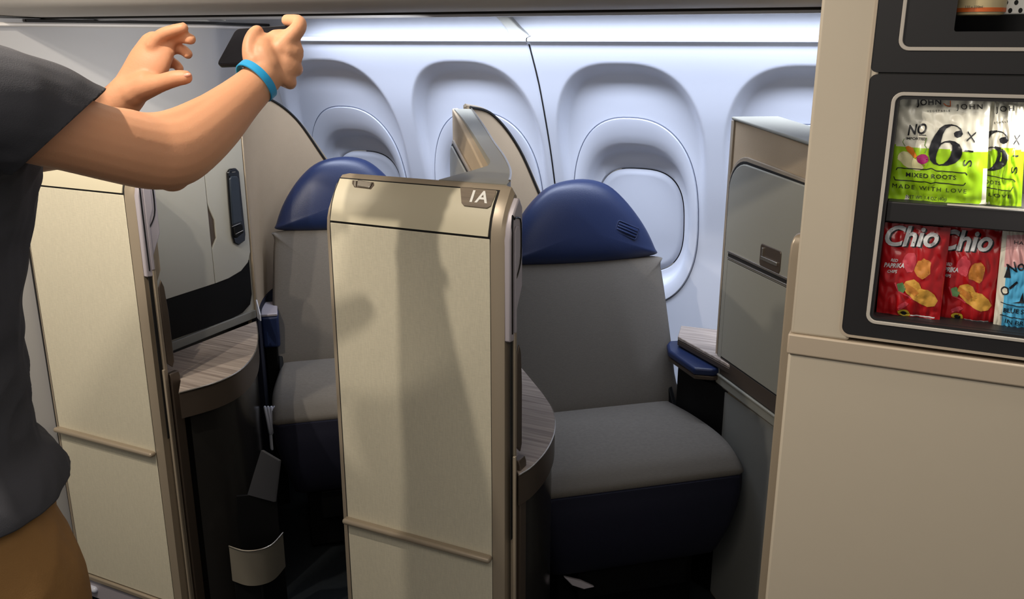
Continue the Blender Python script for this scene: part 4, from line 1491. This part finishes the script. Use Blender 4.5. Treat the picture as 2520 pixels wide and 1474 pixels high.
b1.build('snack_bag', 'blue, pink and white snack bag at the lower shelf\'s right end', 'snack bags on the lower shelf')


def red_bag(Y, quad, dx, dy, seed, label, first):
    b = Bag(quad, Y, 0.013, seed)
    b.base(lambda u, v: F_['red'], F_['deep'])
    T = lambda p: [(a + dx, c + dy) for a, c in p]
    word = 'Chio'
    sh = 0.28
    b.text(word, (2182 + dx, 602 + dy), (2314 + dx, 606 + dy), 46, F_['ink'], shear=sh, bold=0.03, lift=0.0008)
    b.text(word, (2178 + dx, 600 + dy), (2310 + dx, 603 + dy), 46, F_['silver'], shear=sh, bold=0.028, lift=0.0014)
    b.text('RED', (2193 + dx, 639 + dy), (2211 + dx, 640 + dy), 7, F_['silver'], shear=0.3, bold=0.02)
    b.text('PAPRIKA', (2176 + dx, 654 + dy), (2226 + dx, 654 + dy), 10.5, F_['silver'], shear=0.3, bold=0.03)
    b.text('CHIPS', (2185 + dx, 667 + dy), (2209 + dx, 667 + dy), 7, F_['silver'], shear=0.3, bold=0.02)
    b.blob(2272 + dx, 656 + dy, 20, 25, F_['chip'], rot=12, wob=0.35)
    b.blob(2240 + dx, 640 + dy, 16, 25, F_['rose'], rot=8, wob=0.3, lift=0.0005)
    b.poly(T([(2230, 687), (2250, 682), (2262, 690), (2268, 704), (2284, 708), (2300, 722), (2308, 738), (2300, 750), (2282, 752), (2262, 742), (2246, 730), (2232, 716), (2222, 700)]), F_['gold'], 0.0009)
    b.poly(T([(2228, 690), (2246, 700), (2262, 716), (2252, 724), (2236, 712), (2224, 700)]), F_['chip'], 0.0013)
    b.poly(T([(2208, 694), (2222, 690), (2230, 704), (2224, 716), (2212, 712)]), F_['leaf'], 0.0013)
    b.line(T([(2204, 690), (2212, 712), (2236, 724), (2244, 730)]), 4, F_['rose'])
    b.blob(2222 + dx, 748 + dy, 15, 7, F_['rose'], rot=-20, wob=0.4)
    b.blob(2224 + dx, 767 + dy, 15, 9, F_['yellow'], rot=15, wob=0.2)
    b.blob(2224 + dx, 768 + dy, 8, 5, F_['ink'], rot=15, lift=0.0012)
    b.line(T([(2240, 774), (2300, 780)]), 3, F_['silver'])
    b.line(T([(2242, 780), (2292, 784)]), 2, F_['silver'])
    return b.build('snack_bag', label, 'snack bags on the lower shelf')


red_bag(1.472, [(2308, 790), (2450, 806), (2482, 562), (2322, 553)], 132, 10, 4.4, 'red paprika chips bag in the middle of the lower shelf', False)
red_bag(1.451, [(2156, 774), (2312, 790), (2340, 560), (2176, 546)], 0, 0, 2.2, 'red paprika chips bag at the lower shelf\'s left end', True)

# top module: dotted carton and orange can
dot = empty('drink_carton', tuple(onY(2410, 40, 1.47)), 0, 'white carton with black dots behind the orange can, top display', 'carton')
x0, x1 = onY(2309, 20, 1.47).x, onY(2540, 20, 1.47).x
z0 = onY(2400, 36, 1.47).z
box('carton_body', (x0, 1.470, z0), (x1, 1.52, z0 + 0.12), M['white'], dot, bevel=0.002)
dv = []
for j in range(9):
    for i in range(12):
        a = x0 + 0.004 + i * 0.0125 + (0.006 if j % 2 else 0)
        if a > x1 - 0.003: continue
        cpts = [(a + 0.0026 * math.cos(2 * math.pi * k / 12), 1.4694, z0 + 0.005 + j * 0.0105 + 0.0034 * math.sin(2 * math.pi * k / 12)) for k in range(12)]
        dv.append((cpts, [tuple(range(12))]))
v, f = merge(dv)
do = mk('printed_dots', v, f, M['gap'], dot, smooth=0)
cn = empty('drink_can', (onY(2410, 36, 1.452).x, 1.452, onY(2410, 37, 1.452).z), 0, 'cream and orange drink can in front of the dotted carton', 'drink can')
cxn, czn = onY(2410, 36, 1.445).x, onY(2410, 37, 1.43).z
rad = 0.033


def lathe(cx, cy, prof, n=40):
    V, F = [], []
    for r_, z in prof:
        for k in range(n):
            a = 2 * math.pi * k / n
            V.append((cx + r_ * math.cos(a), cy + r_ * math.sin(a), z))
    for i in range(len(prof) - 1):
        for k in range(n):
            F.append((i * n + k, i * n + (k + 1) % n, (i + 1) * n + (k + 1) % n, (i + 1) * n + k))
    F += [tuple(range(n)), tuple(range((len(prof) - 1) * n, len(prof) * n))]
    return V, F


v, f = lathe(cxn, 1.467, [(rad * 0.80, czn), (rad * 0.9, czn + 0.001), (rad, czn + 0.006), (rad, czn + 0.11), (rad * 0.82, czn + 0.122), (rad * 0.8, czn + 0.124)])
mk('can_body', v, f, mat('can_cream', (226, 206, 160), 0.35), cn)
for za, zb in ((0.0045, 0.010), (0.0265, 0.060)):
    v, f = lathe(cxn, 1.467, [(rad * 1.004, czn + za), (rad * 1.004, czn + zb)])
    mk('can_band', v, f, F_['orange'], cn)
text_part('can_text', '330 x 330ml', onY(2374, 20, 1.4335), (1, 0, 0), (0, 0, 1), 0.022, F_['ink'], cn, 0.0005)


# ================================================================== PERSON
def remeshed(parts, voxel, smooth_it=6, fac=0.5):
    v, f = merge(parts)
    me = mesh(v, f)
    o = bpy.data.objects.new('tmp', me)
    COL.objects.link(o)
    r_ = o.modifiers.new('r', 'REMESH')
    r_.mode = 'VOXEL'
    r_.voxel_size = voxel
    r_.use_smooth_shade = True
    s_ = o.modifiers.new('s', 'SMOOTH')
    s_.factor = fac
    s_.iterations = smooth_it
    dg = bpy.context.evaluated_depsgraph_get()
    out = bpy.data.meshes.new_from_object(o.evaluated_get(dg))
    bpy.data.objects.remove(o)
    out.materials.clear()
    return out


def ellip(c, ax, n=16):
    """ellipsoid with three axis vectors"""
    v, f = [], []
    c = Vector(c)
    a, b, d = [Vector(q) for q in ax]
    v.append(c + d)
    for i in range(1, n):
        t = math.pi * i / n
        for k in range(2 * n):
            p_ = math.pi * k / n
            v.append(c + a * math.sin(t) * math.cos(p_) + b * math.sin(t) * math.sin(p_) + d * math.cos(t))
    v.append(c - d)
    m = 2 * n
    for k in range(m):
        f.append((0, 1 + k, 1 + (k + 1) % m))
        f.append((len(v) - 1, 1 + (n - 2) * m + (k + 1) % m, 1 + (n - 2) * m + k))
    for i in range(n - 2):
        for k in range(m):
            f.append((1 + i * m + k, 1 + i * m + (k + 1) % m, 1 + (i + 1) * m + (k + 1) % m, 1 + (i + 1) * m + k))
    return v, f


def chain(spec, sides=14, up=None, flat=None, sub=4):
    """spec: list of (point, radius); Catmull-Rom resampled"""
    P = smooth_path([p for p, r_ in spec], sub)
    rr_ = smooth_path([(r_, 0, 0) for p, r_ in spec], sub)
    fl_ = None
    if isinstance(flat, (list, tuple)):
        fl_ = [q.x for q in smooth_path([(a, 0, 0) for a in flat], sub)]
    elif flat: fl_ = flat
    return tube_data(P, [q.x for q in rr_], sides, up=up, flat=fl_)


BF = Vector((0.45, 0.893, 0)).normalized()     # facing
BS = Vector((BF.y, -BF.x, 0))                  # the person's right
UP = Vector((0, 0, 1))
C0 = Vector((-1.300, 0.705, 0))
SM = Vector((-1.272, 0.800, 0))                # shoulder middle (plan)
shR = onD(-80, 235, 1.12)
shL = Vector((-1.440, 0.885, shR.z - 0.01))
D = onD

armR = [(shR, .060), (D(60, 292, 1.17), .056), (D(180, 330, 1.22), .0525), (D(290, 360, 1.27), .0525), (D(368, 375, 1.31), .0545), (D(424, 372, 1.335), .0545), (D(474, 345, 1.362), .0505), (D(530, 300, 1.40), .0450), (D(588, 247, 1.44), .036), (D(630, 208, 1.468), .0315), (D(652, 183, 1.480), .030)]
armL = [(shL, .058), (Vector((-1.505, .98, 1.43)), .050), (Vector((-1.515, 1.05, 1.405)), .045), (D(160, 350, 1.54), .042), (D(240, 300, 1.515), .037), (D(296, 250, 1.503), .032), (D(318, 225, 1.503), .030)]
perpR = D(708, 160, 1.49) - D(640, 112, 1.49)
palmR = [(D(648, 188, 1.478), .030), (D(662, 160, 1.484), .038), (D(680, 138, 1.490), .0435), (D(696, 122, 1.494), .036)]
perpL = D(395, 175, 1.50) - D(325, 140, 1.515)
palmL = [(D(314, 232, 1.503), .030), (D(340, 195, 1.505), .034), (D(366, 156, 1.508), .037), (D(384, 122, 1.512), .034)]
fR = dict(
    index=[(D(692, 118, 1.490), .0165), (D(716, 90, 1.497), .0145), (D(735, 69, 1.503), .0128), (D(735, 53, 1.518), .0112), (D(706, 50, 1.540), .0102)],
    middle=[(D(706, 124, 1.490), .0150), (D(727, 132, 1.500), .0130), (D(726, 136, 1.550), .0110), (D(690, 132, 1.566), .0095)],
    ring=[(D(704, 152, 1.488), .0145), (D(727, 168, 1.498), .0125), (D(724, 172, 1.545), .0105), (D(690, 164, 1.560), .0092)],
    little=[(D(694, 180, 1.484), .0135), (D(714, 202, 1.492), .0115), (D(708, 205, 1.518), .0095), (D(684, 196, 1.528), .0082)],
    thumb=[(D(640, 178, 1.476), .018), (D(620, 145, 1.474), .0150), (D(616, 112, 1.480), .0130), (D(624, 88, 1.488), .0122), (D(634, 76, 1.494), .0105)])
fL = dict(
    index=[(D(376, 112, 1.505), .0125), (D(396, 88, 1.500), .0112), (D(424, 76, 1.496), .0100), (D(452, 68, 1.494), .0088)],
    middle=[(D(392, 122, 1.515), .0122), (D(418, 98, 1.516), .0110), (D(446, 92, 1.512), .0100), (D(470, 97, 1.502), .0092)],
    ring=[(D(396, 140, 1.525), .0118), (D(424, 120, 1.530), .0105), (D(448, 122, 1.528), .0095), (D(463, 134, 1.518), .0085)],
    little=[(D(394, 165, 1.530), .0110), (D(416, 154, 1.537), .0095), (D(432, 158, 1.536), .0085), (D(443, 170, 1.530), .0074)],
    thumb=[(D(338, 222, 1.492), .022), (D(368, 212, 1.480), .0185), (D(400, 203, 1.470), .0145), (D(432, 193, 1.463), .0135), (D(458, 190, 1.460), .0115)])

body = []
# trunk, neck
trunk = [(C0 + UP * 0.86, .135), (C0 + UP * 0.94, .168), (C0 + UP * 1.05, .145), (C0 * 0.6 + SM * 0.4 + UP * 1.18, .124), (C0 * 0.25 + SM * 0.75 + UP * 1.33, .128), (SM + UP * 1.44, .146), (SM + UP * 1.51, .105)]
body.append(chain(trunk, 24, up=BS, flat=[0.78, 0.74, 0.72, 0.70, 0.68, 0.62, 0.62]))
HC = SM - Vector((0.902, 0.432, 0)) * 0.055 + BF * 0.045 + UP * 1.745
body.append(chain([(SM - BF * 0.01 + UP * 1.47, .075), (SM * 0.5 + (HC - UP * HC.z) * 0.5 + UP * 1.55, .058), (HC - UP * 0.09 - BF * 0.01, .056)], 18))
body.append(chain([(SM + UP * 1.50 - BS * 0.10, .05), (shR, .062)], 14))
body.append(chain([(SM + UP * 1.50 + BS * 0.10, .05), (shL, .060)], 14))
# head: skull, face, jaw, nose, ears, brow
body.append(ellip(HC + UP * 0.02 - BF * 0.01, (BS * .076, BF * .098, UP * .098)))
body.append(ellip(HC - UP * 0.035 + BF * 0.022, (BS * .062, BF * .074, UP * .088)))
body.append(ellip(HC - UP * 0.088 + BF * 0.052, (BS * .036, BF * .040, UP * .030)))
body.append(chain([(HC + UP * 0.018 + BF * 0.086, .009), (HC - UP * 0.005 + BF * 0.100, .011), (HC - UP * 0.026 + BF * 0.108, .0135)], 10))
body.append(ellip(HC + UP * 0.033 + BF * 0.080, (BS * .052, BF * .014, UP * .010)))
body.append(ellip(HC - UP * 0.055 + BF * 0.090, (BS * .024, BF * .012, UP * .011)))
for sg in (1, -1):
    body.append(ellip(HC + BS * sg * 0.077 - BF * 0.008 - UP * 0.008, (BS * .010, BF * .018 + UP * 0.004, UP * .032)))
    body.append(ellip(HC + BS * sg * 0.040 + BF * 0.066 - UP * 0.022, (BS * .020, BF * .018, UP * .020)))
# arms and hands
body.append(chain(armR, 20))
body.append(chain(armL, 20))
body.append(chain(palmR, 18, up=perpR, flat=[0.80, 0.52, 0.40, 0.34]))
body.append(chain(palmL, 18, up=perpL, flat=[0.85, 0.62, 0.52, 0.44]))
for dct in (fR, fL):
    for k, sp in dct.items():
        body.append(chain(sp, 12, sub=3))
# point of the elbow and soft fold inside it
body.append(ellip(D(424, 436, 1.335), (BS * .022, BF * .026, UP * .022)))
body.append(chain([(D(215, 312, 1.235), .030), (D(300, 322, 1.28), .033), (D(350, 333, 1.31), .034), (D(400, 331, 1.33), .034), (D(455, 311, 1.355), .032), (D(520, 277, 1.395), .030)], 12))
# heel of the thumb
body.append(chain([(D(662, 160, 1.478), .022), (D(652, 132, 1.480), .020), (D(650, 112, 1.486), .015)], 12))
body.append(chain([(D(645, 178, 1.474), .018), (D(628, 150, 1.473), .017)], 12))
body.append(chain([(D(326, 228, 1.492), .024), (D(360, 205, 1.488), .021)], 12))
# legs and feet
for sg, fw in ((1, 0.045), (-1, -0.03)):
    hip = C0 + BS * sg * 0.095 + BF * fw
    knee = hip + BF * 0.03 + BS * sg * 0.01
    ank = hip - BF * 0.02 + BS * sg * 0.015
    body.append(chain([(hip + UP * 0.88, .088), (hip + UP * 0.78, .090), (hip * 0.5 + knee * 0.5 + UP * 0.64, .074), (knee + UP * 0.50, .056), (knee + UP * 0.44, .052), (knee * 0.5 + ank * 0.5 + UP * 0.34 - BF * 0.015, .056), (ank + UP * 0.20, .040), (ank + UP * 0.085, .034)], 16))
    body.append(chain([(ank - BF * 0.03 + UP * 0.045, .036), (ank + BF * 0.06 + UP * 0.042, .034), (ank + BF * 0.15 + UP * 0.032, .028)], 14))
pr = empty('person', (C0.x, C0.y, 0), 0, 'person in charcoal t-shirt and khaki shorts holding up a smartphone, at the left', 'person')
bme = remeshed(body, 0.0030, 8, 0.5)
link('body', bme, M['skin'], pr, smooth=80)


def cloth(name, parts, voxel, cuts, m, amp, scale, keep_dir=None, sm=10):
    me = remeshed(parts, voxel, sm, 0.5)
    bm = bmesh.new()
    bm.from_mesh(me)
    bm.normal_update()
    for q in bm.verts:
        p_ = q.co * scale
        w1 = noise.noise(Vector((p_.x, p_.y, p_.z * 0.55)))
        w2 = noise.noise(Vector((p_.x * 2.3 + 5, p_.y * 2.3, p_.z * 1.2)))
        w3 = 1 - abs(noise.noise(Vector((p_.x * 1.1 + p_.z * 0.8, p_.y * 1.1 - p_.z * 0.5, p_.z * 0.9 + 3)))) * 2
        q.co += q.normal * amp * (0.6 * w1 + 0.35 * w2 + 0.45 * w3)
    for co, no in cuts:
        bmesh.ops.bisect_plane(bm, geom=list(bm.verts) + list(bm.edges) + list(bm.faces), plane_co=co, plane_no=no, clear_outer=True)
    bm.to_mesh(me)
    bm.free()
    o = link(name, me, m, pr, smooth=80)
    sd = o.modifiers.new('thickness', 'SOLIDIFY')
    sd.thickness = 0.003
    sd.offset = -1
    return o


# t-shirt: trunk and two sleeves
sh = []
sh.append(chain([(C0 + UP * 0.86 + BF * 0.0, .220), (C0 + UP * 0.95, .218), (C0 + UP * 1.03, .180), (C0 * 0.6 + SM * 0.4 + UP * 1.18, .146), (C0 * 0.25 + SM * 0.75 + UP * 1.33, .148), (SM + UP * 1.45, .172), (SM + UP * 1.53, .125), (SM + UP * 1.60, .085)], 28, up=BS, flat=[0.84, 0.82, 0.80, 0.76, 0.72, 0.66, 0.7, 0.9]))
sh.append(chain([(SM + UP * 1.45 + BS * 0.04, .080), (shR - UP * 0.008, .073), (D(60, 285, 1.17), .077), (D(150, 322, 1.205), .076), (D(260, 360, 1.25), .072)], 20))
sh.append(chain([(SM + UP * 1.45 - BS * 0.04, .080), (shL - UP * 0.008, .071), (Vector((-1.50, .97, 1.43)), .070), (Vector((-1.515, 1.06, 1.40)), .066)], 20))
cl = (D(242, 236, 1.22) - D(38, 424, 1.19))
cn_ = cl.cross(D(140, 330, 1.2) - Vector((0, 0, EYE))).normalized()
if cn_.dot(D(400, 330, 1.2) - D(140, 330, 1.2)) < 0: cn_ = -cn_
# body part of the shirt is cut by hem and neck only; sleeves are separate lofts cut at the cuffs
trunk_parts = [sh[0]]
nckp = (SM + UP * 1.548, (UP * 1 + BF * 0.15).normalized())


def shirt():
    big = bmesh.new()

    def piece(parts, cuts, amp):
        me = remeshed(parts, 0.0042, 12, 0.5)
        bm = bmesh.new()
        bm.from_mesh(me)
        bm.normal_update()
        for q in bm.verts:
            p_ = q.co * 9.0
            w1 = noise.noise(Vector((p_.x, p_.y, p_.z * 0.5)))
            w2 = noise.noise(Vector((p_.x * 2.2 + 5, p_.y * 2.2, p_.z * 2.0)))
            w3 = 1 - abs(noise.noise(Vector((p_.x * 1.4 + p_.z * 1.1, p_.y * 1.4 - p_.z * 0.9, p_.z * 1.2 + 3)))) * 2
            q.co += q.normal * amp * (0.6 * w1 + 0.3 * w2 + 0.5 * w3)
        for co, no in cuts:
            bmesh.ops.bisect_plane(bm, geom=list(bm.verts) + list(bm.edges) + list(bm.faces), plane_co=co, plane_no=no, clear_outer=True)
        bm.to_mesh(me)
        bm.free()
        big.from_mesh(me)
    # shoulder yoke widens the trunk so that the sleeves grow out of it
    yoke = chain([(shL - UP * 0.020, .070), (SM + UP * 1.475 - BS * 0.10, .080), (SM + UP * 1.49, .085), (SM + UP * 1.475 + BS * 0.10, .080), (shR - UP * 0.020, .070)], 20)
    piece([sh[0], yoke], [(C0 + UP * 0.945, -UP), (SM + UP * 1.565, (UP + BF * 0.1).normalized())], 0.010)
    piece([sh[1]], [(D(140, 330, 1.2), cn_)], 0.007)
    dl = (Vector((-1.515, 1.05, 1.405)) - shL).normalized()
    piece([sh[2]], [(Vector((-1.500, 0.985, 1.42)), dl)], 0.006)
    me = bpy.data.meshes.new('shirt')
    big.to_mesh(me)
    o = link('t_shirt', me, M['shirt'], pr, smooth=80)
    sd = o.modifiers.new('thickness', 'SOLIDIFY')
    sd.thickness = 0.0028
    sd.offset = -1
    return o


shirt_o = shirt()
shp = [chain([(C0 + UP * 0.80, .160), (C0 + UP * 0.90, .190), (C0 + UP * 1.00, .166), (C0 + UP * 1.06, .140)], 24, up=BS, flat=[0.80, 0.80, 0.78, 0.76])]
for sg, fw in ((1, 0.045), (-1, -0.03)):
    hip = C0 + BS * sg * 0.095 + BF * fw
    shp.append(chain([(hip - BF * fw * 0.3 + UP * 0.885, .116), (hip + UP * 0.80, .123), (hip + BF * 0.01 + UP * 0.65, .105), (hip + BF * 0.03 + UP * 0.50, .092), (hip + BF * 0.03 + UP * 0.40, .088)], 20))
cloth('shorts', shp, 0.0045, [(C0 + UP * 0.505, -UP), (C0 + UP * 1.03, UP)], M['shorts'], 0.006, 9.0)
# shoes, hair, eyes, mouth, wristband
for sg, fw in ((1, 0.045), (-1, -0.03)):
    hip = C0 + BS * sg * 0.095 + BF * fw
    ank = hip - BF * 0.02 + BS * sg * 0.015
    sm_ = remeshed([chain([(ank - BF * 0.045 + UP * 0.045, .044), (ank + BF * 0.05 + UP * 0.045, .046), (ank + BF * 0.17 + UP * 0.036, .036)], 16), chain([(ank + UP * 0.05, .045), (ank + UP * 0.10, .044)], 14)], 0.004, 6)
    so = link('shoe', sm_, M['shoe'], pr, smooth=80)
hm = remeshed([ellip(HC + UP * 0.040 - BF * 0.022, (BS * .084, BF * .104, UP * .090)), ellip(HC - UP * 0.01 - BF * 0.05, (BS * .080, BF * .066, UP * .082)), ellip(HC + UP * 0.085 + BF * 0.045, (BS * .062, BF * .045, UP * .035))], 0.004, 3)
for q in hm.vertices:
    c = q.co
    q.co = c + (c - HC).normalized() * 0.006 * noise.noise(Vector((c.x * 60, c.y * 60, c.z * 18)))
link('hair', hm, M['hair'], pr, smooth=80)
for sg in (1, -1):
    e0 = HC + BS * sg * 0.031 + BF * 0.078 + UP * 0.012
    v, f = ellip(e0, (BS * .013, BF * .012, UP * .009), 8)
    eo = mk('eye', v, f, M['eye'], pr, smooth=80)
    v, f = ellip(e0 + BF * 0.0085, (BS * .0055, BF * .004, UP * .0055), 8)
    mk('iris', v, f, M['iris'], eo, smooth=80)
v, f = ellip(HC - UP * 0.056 + BF * 0.099, (BS * .022, BF * .006, UP * .0065), 8)
mk('mouth', v, f, M['lip'], pr, smooth=80)
# thumb nail of the open hand
v, f = ellip(D(460, 185, 1.452), ((D(470, 188, 1.455) - D(455, 190, 1.455)) * 0.75, (D(460, 182, 1.45) - D(460, 190, 1.45)) * 0.7, (D(460, 186, 1.452) - D(460, 186, 1.449))), 8)
mk('nail', v, f, M['nail'], pr, smooth=80)
# wristband
wc = D(631, 199, 1.4655)
wa = (D(662, 236, 1.4655) - D(600, 160, 1.4655)) * 0.5
wa = wa.normalized() * 0.0345
axis_ = (D(652, 183, 1.480) - D(588, 247, 1.44)).normalized()
wa = (wa - axis_ * wa.dot(axis_) * 0.75)
wa = wa.normalized() * 0.0350
wn = wa.cross(axis_.cross(wa)).normalized()
wb = axis_.cross(wa).normalized() * 0.0335
wx = wa.cross(wb).normalized()
V, F = [], []
N = 48
for k in range(N):
    a = 2 * math.pi * k / N
    rdir = wa * math.cos(a) + wb * math.sin(a)
    for (e, o_) in ((1.0, -0.0068), (1.055, -0.0060), (1.055, 0.0060), (1.0, 0.0068)):
        V.append(wc + rdir * e + wx * o_)
for k in range(N):
    j = (k + 1) % N
    for c in range(4):
        F.append((k * 4 + c, k * 4 + (c + 1) % 4, j * 4 + (c + 1) % 4, j * 4 + c))
mk('wristband', V, F, M['band'], pr, smooth=50)

# ------------------------------------------------------------------ phone
tl, bl = D(586, 69, 1.590), D(538, 160, 1.538)
trr = D(722, 60, 1.533)
U = (trr - tl).normalized()
Vv = (tl - bl)
Vv = (Vv - U * Vv.dot(U)).normalized()
Nn = U.cross(Vv).normalized()
if Nn.dot(Vector((0, 0, EYE)) - tl) < 0: Nn = -Nn
c0 = (tl + bl) / 2
skew = tl - bl
ph = empty('smartphone', tuple(c0 + U * 0.072), 0, 'black smartphone held sideways in the raised right hand', 'phone')
hh = skew.length / 2
# phone body: rounded slab, length along U, height along V
cen = c0 + U * 0.068
Ld, Hd = 0.074, min(hh, 0.041)
VV = skew.normalized()
NN = U.cross(VV).normalized()
if NN.dot(Vector((0, 0, EYE)) - tl) < 0: NN = -NN
VV = NN.cross(U).normalized()
if VV.z < 0: VV = -VV
U2 = (U - VV * 0.0).normalized()
rot = Matrix.Rotation(R(0), 3, NN)
rrp = rrect(-Ld, -Hd, Ld, Hd, 0.010, 6)
prism('phone_body', [cen + U2 * a + VV * b - NN * 0.008 for a, b in rrp], NN * 0.0078, M['phone'], ph, bevel=0.002, seg=3)
rrs = rrect(-Ld + 0.0025, -Hd + 0.0025, Ld - 0.0025, Hd - 0.0025, 0.0085, 6)
prism('screen', [cen + U2 * a + VV * b - NN * 0.0002 for a, b in rrs], NN * 0.0006, M['screen'], ph, smooth=0)
